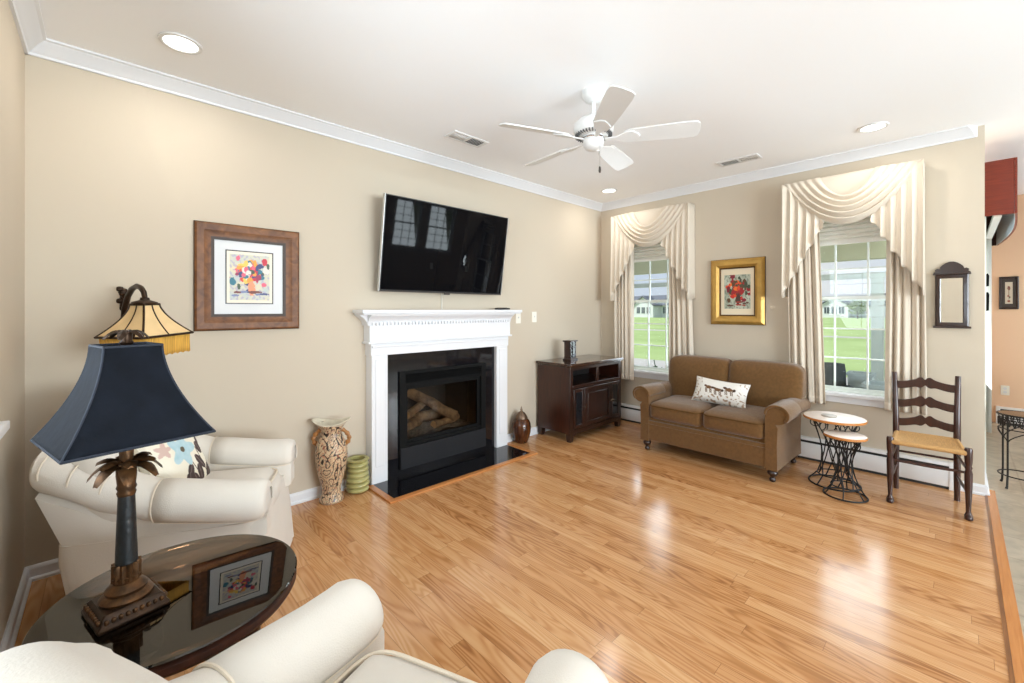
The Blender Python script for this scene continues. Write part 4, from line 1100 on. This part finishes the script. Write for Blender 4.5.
# ------------------------------------------------------------------ gooseneck floor lamp in the corner
fl = thing('floor_lamp', 'gooseneck floor lamp with fringed parchment shade behind the navy lamp', 'lamp', (.07, 3.15, 0))
SHC = Vector((.142-.07, 2.806-3.15, 0))       # shade axis relative to the pole
b = MB(); b.lathe([(0, 0), (.068, 0), (.072, .01), (.068, .022), (.05, .04), (.03, .06), (.018, .10), (.012, .12), (0, .12)], n=36); b.build('base', M['bronzedark'], fl, angle=50)
d = SHC.normalized(); Ld = SHC.length
pts = [Vector((0, 0, .1)), Vector((0, 0, .6)), Vector((0, 0, 1.1))]
arc = [(0, 1.30), (.022, 1.38), (.07, 1.445), (.13, 1.482), (.195, 1.494), (.25, 1.482), (.285, 1.458), (.298, 1.43)]
sc = Ld/.298
pts += [Vector((d.x*a*sc, d.y*a*sc, z)) for a, z in arc]
b = MB(); b.tube(pts, [.013]*3+[.013, .014, .014, .014, .013, .013, .012, .011], 12); b.build('pole', M['bronzedark'], fl, angle=60)
b = MB()    # leafy scroll ornament on the gooseneck
rnd = random.Random(5)
base = d*(.03*sc) + Vector((0, 0, 1.40)); side = Vector((-d.y, d.x, 0)); up = Vector((0, 0, 1))
for k in range(9):
    a = k*.7; o_ = base + (-d*.045 + up*(.02+.013*k-.04)) ; r = .018+.004*math.sin(k*2)
    b.rbox(o_ + Vector((rnd.uniform(-.012, .012), rnd.uniform(-.012, .012), 0)), (r*1.9, r*1.5, r*1.7), r*.7, n=4)
b.tube([base-d*.005-up*.06, base-d*.05-up*.03, base-d*.065+up*.02, base-d*.045+up*.06, base-d*.02+up*.05], [.008, .009, .01, .012, .008], 8)
b.build('scroll_leaf', M['bronzedark'], fl, angle=60)
b = MB(); b.lathe([(0, 1.432), (.018, 1.432), (.02, 1.42), (.05, 1.41), (.055, 1.402), (.05, 1.396), (0, 1.396)], (SHC.x, SHC.y, 0), n=28); b.build('shade_cap', M['bronzedark'], fl, angle=50)
ST, SB = 1.398, 1.245
def bell(t): return .048+(.160-.048)*(1-t)**1.6
shrot = Matrix.Translation((SHC.x, SHC.y, 0)) @ Matrix.Rotation(math.radians(-52), 4, 'Z') @ Matrix.Translation((0, 0, ST)) @ Matrix.Rotation(math.radians(3.0), 4, 'X') @ Matrix.Translation((0, 0, -ST))
NS = 4
def bell_ring(t, k=1.0, sub=6):
    h = bell(t)*k*1.0; z = SB+(ST-SB)*t; r = []
    c = [(math.cos(2*PI*(i+.5)/NS)*h*1.16, math.sin(2*PI*(i+.5)/NS)*h*1.16) for i in range(NS)]
    for i in range(NS):
        A, B_ = c[i], c[(i+1) % NS]
        for m in range(sub): f = m/sub; r.append((A[0]+(B_[0]-A[0])*f, A[1]+(B_[1]-A[1])*f, z))
    return r
b = MB(); b.loft([bell_ring(j/14) for j in range(15)], caps=(False, False), X=shrot); sh = b.build('lamp_shade', M['parch'], fl, solid=.003, angle=30)
b = MB()
for i in range(NS):
    b.tube([bell_ring(j/14)[i*6] for j in range(15)], .005, 6, X=shrot); b.tube([bell_ring(j/14)[i*6+3] for j in range(15)], .0045, 6, X=shrot)
b.tube(bell_ring(0), .006, 6, loop=True, X=shrot); b.tube(bell_ring(1), .006, 6, loop=True, X=shrot)
b.build('shade_rib', M['bronzedark'], sh)
b = MB()
def fr(z, k): return [(p[0]*k, p[1]*k, z+.004*math.sin(i*2.1)) for i, p in enumerate(bell_ring(0, 1, 24))]
b.loft([fr(SB-.002, .93), fr(SB-.03, .92), fr(SB-.06, .92), fr(SB-.095, .92)], caps=(False, False), X=shrot); b.build('fringe', M['fringe'], sh, solid=.003, angle=80)

# ------------------------------------------------------------------ slat-back chair
ch = thing('dining_chair', 'dark slat-back side chair with woven rush seat beside the window', 'chair', (4.25, .165, 0), math.radians(184))
wd = M['ladder']
FW, BW, FX, BX = .192, .163, .172, -.172
for s in (-1, 1):
    b = MB(); b.lathe([(r*.84, z) for r, z in [(0, 0), (.016, 0), (.024, .008), (.026, .022), (.020, .034), (.014, .048), (.016, .09), (.022, .2), (.0245, .30), (.018, .325), (.024, .338), (.018, .35), (.022, .365), (.024, .40), (.0245, .455), (.02, .465), (0, .466)]], (FX, s*FW, 0), n=20)
    b.loft([[(FX+x*k+.012, s*FW+y*k, z) for x, y in [(.03*math.cos(a), .022*math.sin(a)) for a in [2*PI*i/16 for i in range(16)]]] for k, z in ((.8, 0), (1, .008), (.9, .022), (.5, .034))])
    b.build('leg', wd, ch, angle=50)
    b = MB(); b.tube([(BX, s*BW, 0), (BX, s*BW, .2), (BX, s*BW, .44), (BX-.02, s*(BW+.002), .62), (BX-.06, s*(BW+.008), .82), (BX-.075, s*(BW+.01), .885)], [.016, .019, .02, .0185, .017, .016], 14); b.build('leg', wd, ch, angle=60)
for z0, hgt in ((.505, .07), (.645, .07), (.785, .075)):
    dx = -.02*(z0-.44)/.18 if z0 < .62 else -.02-.04*(z0-.62)/.2
    up_ = []; lo = []
    for k in range(61):
        y = -1+2*k/60; yy = y*(BW-.004); q = abs(y)
        wave = .014*math.cos(PI*min(1, q*1.12))-.006*(q > .88)*(q-.88)/.12*0
        lobe = math.exp(-((q-.17)/.12)**2); notch = math.exp(-(y/.05)**2)
        up_.append((yy, z0+.050+wave+.013*lobe-.010*notch))
        lo.append((yy, z0-.006+wave-.012*lobe+.008*notch))
    pl = lo + list(reversed(up_))
    b = MB(); b.prism(pl, lambda y, z, d_: (BX+dx-.02*(1-(y/BW)**2)+d_, y, z), -.008, .008); b.build('back_slat', wd, ch, bevel=.002)
# rush seat
def seat(u, v):
    x = BX+(FX+.012-BX)*v; w = (BW-.004)+(FW-.02-BW+.004)*v; y = (2*u-1)*w
    e_ = max(abs(2*u-1), abs(2*v-1)); dip = -.010*(1-e_**2)
    return (x, y, .445+dip)
b = MB(); b.grid(seat, 30, 30)
b.grid(lambda u, v: tuple(Vector(seat(u, v)) - Vector((0, 0, .028))), 30, 30, flip=True)
def rim(path):
    b.tube(path, .0165, 10, loop=True)
rim([tuple(Vector(seat(u, v)) - Vector((0, 0, .013))) for u, v in [(k/10, 0) for k in range(10)]+[(1, k/10) for k in range(10)]+[(1-k/10, 1) for k in range(10)]+[(0, 1-k/10) for k in range(10)]])
b.build('seat', M['rush'], ch, angle=60)
for z in (.30,): 
    b = MB(); b.tube([(FX-.03+.02, y, z+.0) for y in (-FW, -.1, 0, .1, FW)], [.008, .010, .012, .010, .008], 10); b.build('stretcher', wd, ch)
b = MB(); b.tube([(BX, -BW, .29), (BX, 0, .29), (BX, BW, .29)], .008, 8); b.build('stretcher', wd, ch)
for s in (-1, 1):
    for z in (.17, .32):
        b = MB(); b.tube([(BX, s*BW, z+.01), (0, s*(FW+BW)/2, z), (FX, s*FW, z-.005)], [.007, .0095, .007], 10); b.build('stretcher', wd, ch)

# ------------------------------------------------------------------ two nesting wire tables
def wire_table(loc, h, rt, rb, label, rot, ntw):
    t = thing('nesting_table', label, 'table', loc, rot, 'round wire-base nesting tables')
    b = MB(); b.lathe([(0, h-.022), (rt-.006, h-.022), (rt, h-.018), (rt, h-.003), (rt-.004, h), (0, h)], n=64); b.build('top', M['tabtop'], t, angle=40)
    b = MB(); b.lathe([(rt+.0005, h-.02), (rt+.003, h-.018), (rt+.003, h-.004), (rt+.0005, h-.002)], n=64, caps=False); b.build('top_edge', M['oak_strip'], t)
    c = lambda r, z: [(r*math.cos(2*PI*k/48), r*math.sin(2*PI*k/48), z) for k in range(48)]
    b = MB(); b.tube(c(rb, .006), .006, 8, loop=True); b.build('base_ring', M['iron'], t)
    for r_, z_ in ((rb*.66, .075), (rt*.78, h-.028)):
        b = MB(); b.tube(c(r_, z_), .0045, 8, loop=True); b.build('inner_ring', M['iron'], t)
    for k in range(ntw):
        a = 2*PI*k/ntw; b = MB()
        for dirn in (-1, 1):
            pts = []
            for j in range(9):
                f = j/8; aa = a+dirn*f*1.25; r = rt*.78*(1-f)+rb*.66*f - .05*math.sin(PI*f)
                pts.append((r*math.cos(aa), r*math.sin(aa), (h-.028)*(1-f)+.075*f))
            b.tube(pts, .0042, 6)
        a2 = a+1.25
        b.tube([(rb*.66*math.cos(a2), rb*.66*math.sin(a2), .075), (rb*.8*math.cos(a2), rb*.8*math.sin(a2), .045), (rb*math.cos(a2), rb*math.sin(a2), .008)], .0045, 6)
        # curl under the top
        b.tube([(rt*(.62+.16*math.cos(q))*math.cos(a+.3), rt*(.62+.16*math.cos(q))*math.sin(a+.3), h-.065+.03*math.sin(q)) for q in [PI*2*i/14 for i in range(15)]], .0038, 6)
        b.build('wire_leg', M['iron'], t)
    return t
wire_table((4.165, .685, 0), .528, .200, .165, 'taller round wire-base table by the loveseat holding a coaster', .3, 6)
wire_table((3.955, .585, 0), .452, .128, .130, 'shorter round wire-base table in front of the taller one', .9, 6)
b = MB(); b.lathe([(0, 0), (.05, 0), (.052, .004), (.05, .010), (.044, .011), (0, .008)], (0, 0, 0), n=32)
cs = b.build('coaster', M['coaster']); cs.location = (4.15, .715, .528); tag(cs, 'round grey coaster on the taller wire-base table', 'coaster')

# ------------------------------------------------------------------ ceiling fan
fan = thing('ceiling_fan', 'white five-blade ceiling fan hanging from the ceiling', 'fan', (2.215, 1.585, 2.74), math.radians(13))
wm = M['white']
b = MB(); b.lathe([(0, 0), (.072, 0), (.075, -.012), (.07, -.035), (.05, -.06), (.03, -.07), (.0, -.072)], n=36); b.build('canopy', wm, fan, angle=50)
FD = .018      # the motor sits this much higher
b = MB(); b.cyl((0, 0, -.06), (0, 0, -.17), .0125, n=16); b.lathe([(.013, -.138), (.03, -.15), (.035, -.165), (.013, -.17)], n=24); b.build('downrod', wm, fan, angle=50)
b = MB(); b.lathe([(r, z+FD) for r, z in [(0, -.185), (.05, -.187), (.095, -.2), (.118, -.222), (.124, -.25), (.122, -.275), (.11, -.292), (.085, -.302), (0, -.304)]], n=48); mh = b.build('motor_housing', wm, fan, angle=50)
b = MB()
for k in range(36): b.box(-.003, .003, .088, .115, -.301+FD, -.288+FD, X=Matrix.Rotation(2*PI*k/36, 4, 'Z'))
b.build('vent_slot', M['ventdark'], mh)
b = MB(); b.lathe([(r, z+FD) for r, z in [(0, -.3), (.062, -.3), (.066, -.31), (.064, -.315), (.066, -.325), (.062, -.36), (.05, -.378), (.02, -.39), (0, -.391)]], n=40); sw = b.build('switch_housing', wm, fan, angle=50)
b = MB(); b.lathe([(.0645, -.309+FD), (.068, -.312+FD), (.068, -.318+FD), (.0645, -.321+FD)], n=40, caps=False); b.build('chrome_band', M['chrome'], sw)
for k in range(5):
    X = Matrix.Rotation(k*2*PI/5, 4, 'Z')
    tilt = Matrix.Translation((0, 0, -.300)) @ Matrix.Rotation(math.radians(-17), 4, 'X')
    poly = [(.19, -.045), (.22, -.058), (.38, -.066), (.55, -.071), (.60, -.066), (.615, -.048), (.62, 0), (.615, .048), (.60, .066), (.55, .071), (.38, .066), (.22, .058), (.19, .045)]
    b = MB(); b.prism(poly, lambda a, y, d_: (a, y, d_), -.004, .004, X=X @ tilt); bl = b.build('blade', wm, fan, bevel=.002)
    b = MB(); b.prism([(.07, -.012), (.14, -.014), (.19, -.045), (.235, -.052), (.27, -.02), (.28, 0), (.27, .02), (.235, .052), (.19, .045), (.14, .014), (.07, .012)], lambda a, y, d_: (a, y, d_), -.012, -.004, X=X @ tilt); b.build('blade_iron', wm, bl, bevel=.002)
b = MB(); b.tube([(-.02, -.05, -.34), (-.02, -.05, -.42), (-.02, -.05, -.485)], .0022, 6); pc = b.build('pull_chain', M['chrome'], fan)
b = MB(); b.lathe([(0, -.525), (.006, -.523), (.008, -.51), (.006, -.49), (.003, -.483), (0, -.482)], (-.02, -.05, 0), n=12); b.build('chain_fob', M['greyliner'], pc)

# ------------------------------------------------------------------ recessed lights and vents
for x, y, l in ((.28, 2.757, 'round recessed ceiling light above the left wall corner'), (4.16, .449, 'round recessed ceiling light near the right window'), (4.18, 2.775, 'round recessed ceiling light in the far corner beyond the fan')):
    t = thing('recessed_light', l, 'ceiling light', (x, y, H), group='recessed ceiling lights')
    b = MB(); rings = []
    for k in range(48):
        a = 2*PI*k/48; rings.append([(r*math.cos(a), r*math.sin(a), z) for r, z in ((.072, -.001), (.092, -.001), (.09, -.007), (.076, -.009), (.072, -.006))])
    b.loft(rings, loop=True); b.build('trim_ring', M['white'], t, angle=40)
    b = MB(); b.lathe([(0, -.004), (.072, -.004), (.072, -.001), (0, -.001)], n=40); b.build('lens', M['lens'], t)
def vent(x, y, rot, label):
    t = thing('ceiling_vent', label, 'vent', (x, y, H), rot, 'ceiling vents')
    b = MB(); w, h = .17, .075
    for q in ((-w, w, -h, -h+.022), (-w, w, h-.022, h), (-w, -w+.022, -h+.022, h-.022), (w-.022, w, -h+.022, h-.022), (-.012, .012, -h+.022, h-.022)): b.box(q[0], q[1], q[2], q[3], -.009, 0)
    b.build('frame', M['white'], t, bevel=.003)
    b = MB(); b.box(-w+.02, w-.02, -h+.02, h-.02, -.0015, -.0005); b.build('duct', M['ventdark'], t)
    for s in (-1, 1):
        b = MB()
        for k in range(7):
            xx = s*(.028+.0185*k)+0; b.add([(xx-.006, -h+.022, -.003 if s < 0 else -.009), (xx+.006, -h+.022, -.009 if s < 0 else -.003), (xx+.006, h-.022, -.009 if s < 0 else -.003), (xx-.006, h-.022, -.003 if s < 0 else -.009)], [(0, 1, 2, 3)])
        b.build('louver', M['white'], t, solid=.0015)
vent(2.097, 2.724, 0, 'white ceiling vent above the television')
vent(4.189, 1.392, PI/2, 'white ceiling vent between the fan and the right window')

# ------------------------------------------------------------------ beyond the wall end
vb = thing('vertical_blind', 'white vertical blind slats at the sliding door beyond the wall end', 'blind', (6.3, -.2, 2.16))
b = MB(); b.box(5.25, 7.62, -.235, -.19, 2.13, 2.17); b.build('head_rail', M['blind'], vb, world=True)
for k in range(18):
    x = 6.85+k*.042; b = MB(); a = math.radians(62 + 5*math.sin(k*1.7)); dx, dy = math.cos(a)*.044, math.sin(a)*.044
    b.add([(x-dx, -.205-dy*.7, .06), (x, -.200, .06), (x+dx, -.205+dy*.7, .06), (x+dx, -.205+dy*.7, 2.13), (x, -.200, 2.13), (x-dx, -.205-dy*.7, 2.13)], [(0, 1, 4, 5), (1, 2, 3, 4)])
    b.build('slat', M['blind'], vb, world=True, solid=.0015)
vl = thing('wood_valance', 'red cherry wood valance box over the sliding door blinds', 'valance', (6.3, -.126, 2.13))
bow = lambda x: -.298 - .05*math.sin(PI*(x-5.2)/2.46)
b = MB(); b.loft([[(x, bow(x)-.014, 2.135), (x, bow(x), 2.135), (x, bow(x), 2.565), (x, bow(x)-.014, 2.565)] for x in [5.2+2.46*k/24 for k in range(25)]]); b.build('front_board', M['cherry'], vl, world=True, angle=30)
b = MB(); b.loft([[(x, bow(x), 2.137), (x, bow(x)+.003, 2.137), (x, bow(x)+.003, 2.56), (x, bow(x), 2.56)] for x in [5.217+2.426*k/24 for k in range(25)]]); b.build('board_lining', M['lining'], vl, world=True, angle=30)['label'] = 'pale blue lining inside the board'
for x in (5.2, 7.644):
    b = MB(); b.box(x, x+.016, -.297, -.126, 2.135, 2.565); b.build('end_board', M['cherry'] if x < 6 else M['mahog'], vl, bevel=.002, world=True)
b = MB(); b.loft([[(x, bow(x)-.014, 2.565), (x, -.126, 2.565), (x, -.126, 2.575), (x, bow(x)-.014, 2.575)] for x in [5.2+2.46*k/24 for k in range(25)]]); b.build('top_board', M['cherry'], vl, world=True)

ps = thing('plant_stand', 'black wrought iron round plant stand on the tile at right edge', 'plant stand', (5.093, -.335, 0))
c = lambda r, z, n=48: [(r*math.cos(2*PI*k/n), r*math.sin(2*PI*k/n), z) for k in range(n)]
b = MB(); b.lathe([(0, .562), (.128, .562), (.130, .566), (.128, .57), (0, .57)], n=48); b.build('glass_top', M['tableglass'], ps)
b = MB(); b.tube(c(.134, .564), .007, 8, loop=True); b.tube(c(.126, .545), .004, 8, loop=True); b.tube(c(.126, .455), .004, 8, loop=True); b.build('top_ring', M['iron'], ps)
b = MB(); b.tube(c(.13, .10), .005, 8, loop=True); b.build('foot_ring', M['iron'], ps)
for k in range(4):
    a = math.radians(50)+k*PI/2
    b = MB(); b.tube([(.130*math.cos(a), .130*math.sin(a), .56), (.130*math.cos(a), .130*math.sin(a), .12), (.135*math.cos(a), .135*math.sin(a), .02), (.142*math.cos(a), .142*math.sin(a), 0.004)], [.006, .006, .007, .009], 10); b.build('leg', M['iron'], ps)
b = MB()
for k in range(12):
    a0 = 2*PI*k/12
    for s in (-1, 1):
        pts = []
        for j in range(16):
            q = j/15*PI*2.4; r = .036*(1-j/22); aa = a0+s*(.13+r*math.cos(q)*6*.9*.4); z = .50+r*math.sin(q)
            pts.append((.128*math.cos(aa), .128*math.sin(aa), z))
        b.tube(pts, .0042, 6)
b.build('scrollwork', M['iron'], ps)
b = MB()
for k in range(4):
    a = math.radians(50)+k*PI/2
    for s in (-1, 1):
        b.tube([(.128*math.cos(a+s*f*.9), .128*math.sin(a+s*f*.9), .36+.095*f**.7) for f in [i/8 for i in range(9)]], .004, 6)
b.build('scroll_brace', M['iron'], ps)

# ------------------------------------------------------------------ outdoors
b = MB(); b.box(5.0, 420, -160, 320, -.5, -.3)
struct(b.build('lawn', M['grass']), 'green lawn outside the windows', 'lawn')
b = MB(); b.box(XW+.16, 7.7, .03, 9, -.2, -.06)
struct(b.build('porch_floor', M['deck']), 'pale porch floor outside the windows', 'porch floor')
b = MB(); b.box(XW+.16, 7.75, .03, 9, 2.46, 2.54)
struct(b.build('porch_ceiling', M['porch']), 'porch ceiling outside the windows', 'porch ceiling')
b = MB(); b.box(7.45, 7.6, .03, 9, 2.06, 2.455)
tag(b.build('porch_header', M['porchbeam'], bevel=.005), 'tan porch header beam outside the right window top', 'beam')
b = MB(); b.box(7.50, 7.56, .03, 9, 1.80, 1.88)
tag(b.build('porch_rail', M['porch'], bevel=.005), 'pale horizontal porch bar across the upper window panes', 'rail')
for y, l in ((.765, 'pale porch post seen through the right window'), (3.62, 'pale porch post seen at the right side of the corner window'), (5.2, 'pale porch post seen at the left side of the corner window')):
    t = thing('porch_post', l, 'post', (7.53, y, -.06), group='porch posts')
    b = MB(); b.box(-.065, .065, -.065, .065, 0, 1.86); b.build('shaft', M['porch'], t, bevel=.006)
    b = MB(); b.box(-.08, .08, -.08, .08, 0, .12); b.build('base_block', M['porch'], t, bevel=.006)
b = MB(); b.box(11.0, 13.2, -40, 90, -.3, -.285)
struct(b.build('patio', M['path']), 'grey concrete walk beyond the porch', 'path')
b = MB(); b.box(32, 33.6, -60, 140, -.3, -.285)
struct(b.build('path', M['path']), 'thin pale path across the lawn', 'path')
# porch things
t = thing('patio_chair', 'dark wicker patio chair outside the right window, at its left', 'chair', (6.2, 1.10, -.06), math.radians(200))
b = MB(); b.rbox((0, 0, .36), (.5, .5, .1), .03, n=4); b.build('seat', M['slate'], t)
b = MB(); b.rbox((-.26, 0, .5), (.07, .5, .56), .03, n=4, deform=lambda p, u: (p[0]-.15*p[2], p[1], p[2])); b.build('backrest', M['slate'], t)
for s in (-1, 1):
    b = MB(); b.rbox((0, s*.26, .50), (.5, .06, .05), .02, n=3); b.build('arm', M['slate'], t)
    for x in (-.22, .22):
        b = MB(); b.cyl((x, s*.24, 0), (x, s*.24, .48), .02, n=10); b.build('leg', M['slate'], t)
def planter(x, y, w, h, label):
    t = thing('planter_box', label, 'planter', (x, y, -.06), group='grey planter boxes on the porch')
    b = MB(); o = w/2; i = o-.025
    b.loft([sq(o*.92, 0), sq(o, h), sq(i, h), sq(i*.95, .06)]); b.build('box', M['greybox'], t, bevel=.006)
    b = MB(); b.loft([sq(o+.012, h-.035), sq(o+.012, h), sq(o-.0, h), sq(o-.0, h-.035)], loop=True); b.build('rim', M['greybox'], t)
planter(6.75, .84, .24, .66, 'tall grey box on the porch, left of the post seen through the right window')
planter(6.35, .56, .40, .60, 'wider grey box on the porch under the post seen through the right window')
t = thing('potted_plant', 'dark potted plant on the porch outside the corner window', 'plant', (5.63, 2.92, -.06))
b = MB(); b.lathe([(0, 0), (.10, 0), (.14, .38), (.15, .4), (.13, .4), (.12, .36), (0, .36)], n=28); b.build('pot', M['slate'], t, angle=40)
b = MB(); rnd = random.Random(4)
for k in range(46):
    a = rnd.random()*2*PI; r = rnd.uniform(.02, .17); z = .40+rnd.uniform(0, .2); w = .03
    X = Matrix.Translation((r*math.cos(a), r*math.sin(a), z)) @ Matrix.Rotation(a, 4, 'Z') @ Matrix.Rotation(rnd.uniform(-1, .4), 4, 'Y')
    b.add([(0, 0, 0), (.035, -.022, .008), (.09, 0, 0), (.035, .022, .008), (.035, 0, -.004)], [(0, 1, 2), (0, 2, 3), (0, 4, 1), (1, 4, 2), (2, 4, 3), (3, 4, 0)], X=X)
for k in range(3): b.tube([(.02*k-.02, 0, .36), (.05*k-.06, .03*k, .55), (.09*k-.1, .02, .74-.1*k)], .006, 6)
b.build('foliage', M['leafdark'], t)
# distant houses
def house(loc, rot, w, dpt, hw, hr, label, gable=True):
    t = thing('house', label, 'house', loc, rot, 'far houses across the lawn')
    b = MB(); b.box(-w/2, w/2, -dpt/2, dpt/2, 0, hw); b.build('wall', M['siding'], t)
    b = MB(); o = .5
    b.prism([(-dpt/2-o, hw-.1), (dpt/2+o, hw-.1), (0, hw+hr)], lambda a, z, d_: (d_, a, z), -w/2-o, w/2+o); b.build('roof', M['roof'], t)
    b = MB(); gw = w*.34
    b.prism([(-gw/2, 0), (gw/2, 0), (gw/2, hw), (0, hw+hr*.8), (-gw/2, hw)], lambda a, z, d_: (a-w*.12, d_, z), dpt/2, dpt/2+2.4); b.build('gable', M['siding'], t)
    b = MB()
    for sg in (-1, 1): b.prism([(-w*.12+sg*(gw/2+.5), hw-.3), (-w*.12+sg*(gw/2+.5), hw), (-w*.12, hw+hr*.8+.25), (-w*.12, hw+hr*.8-.05)], lambda a, z, d_: (a, d_, z), dpt/2, dpt/2+2.8)
    b.build('gable_roof', M['roof'], t)
    for x in (w*.42, w*.32, w*.2, w*.12, -w*.03, -w*.12, -w*.21, -w*.36, -w*.44):
        y = dpt/2+2.42 if abs(x+w*.12) < gw/2 else dpt/2+.02
        b = MB(); b.box(x-.45, x+.45, y, y+.06, .9, 2.3); f = b.build('window', M['hglass'], t)
        b = MB(); b.box(x-.55, x+.55, y-.01, y+.03, .8, .9); b.box(x-.55, x+.55, y-.01, y+.03, 2.3, 2.4); b.box(x-.04, x+.04, y+.06, y+.08, .9, 2.3); b.build('casing', M['siding'], f)
house((122, 19.5, -.3), math.radians(80), 15, 9, 2.7, 2.2, 'white gabled house across the lawn, seen through the right window')
house((150, 9, -.3), math.radians(75), 13, 9, 3.0, 3.2, 'grey-roofed house at the right, partly behind the porch post')
house((96, 50, -.3), math.radians(75), 17, 9, 2.8, 2.4, 'white house across the lawn, seen through the corner window')
def tree(loc, h, r, label, seed):
    t = thing('tree', label, 'tree', loc, group='far trees among the houses')
    b = MB(); b.tube([(0, 0, 0), (.1, 0, h*.3), (0, .1, h*.6)], [.14, .1, .06], 8); b.build('trunk', M['bark'], t)
    b = MB(); rnd = random.Random(seed)
    for k in range(420):
        v = Vector((rnd.gauss(0, 1), rnd.gauss(0, 1), rnd.gauss(0, 1))).normalized()*r*rnd.uniform(.35, 1)
        p = Vector((v.x, v.y, h*.52+v.z*1.0)); q = r*.17
        X = Matrix.Translation(p) @ Matrix.Rotation(rnd.random()*6, 4, 'Z') @ Matrix.Rotation(rnd.random()*3, 4, 'X')
        b.add([(-q, 0, 0), (0, -q*.6, q*.15), (q, 0, 0), (0, q*.6, q*.15), (0, 0, -q*.15)], [(0, 1, 4), (1, 2, 4), (2, 3, 4), (3, 0, 4), (0, 3, 2, 1)], X=X)
    b.build('foliage', M['leaf'], t)
tree((104, 13.5, -.3), 4.6, 1.7, 'small yellow-green tree in front of the white gabled house', 1)
tree((112, 6.2, -.3), 4.8, 2.0, 'small tree at the right edge of the right window view', 2)
tree((106, 22.5, -.3), 3.4, 1.1, 'low tree at the left end of the gabled house', 3)
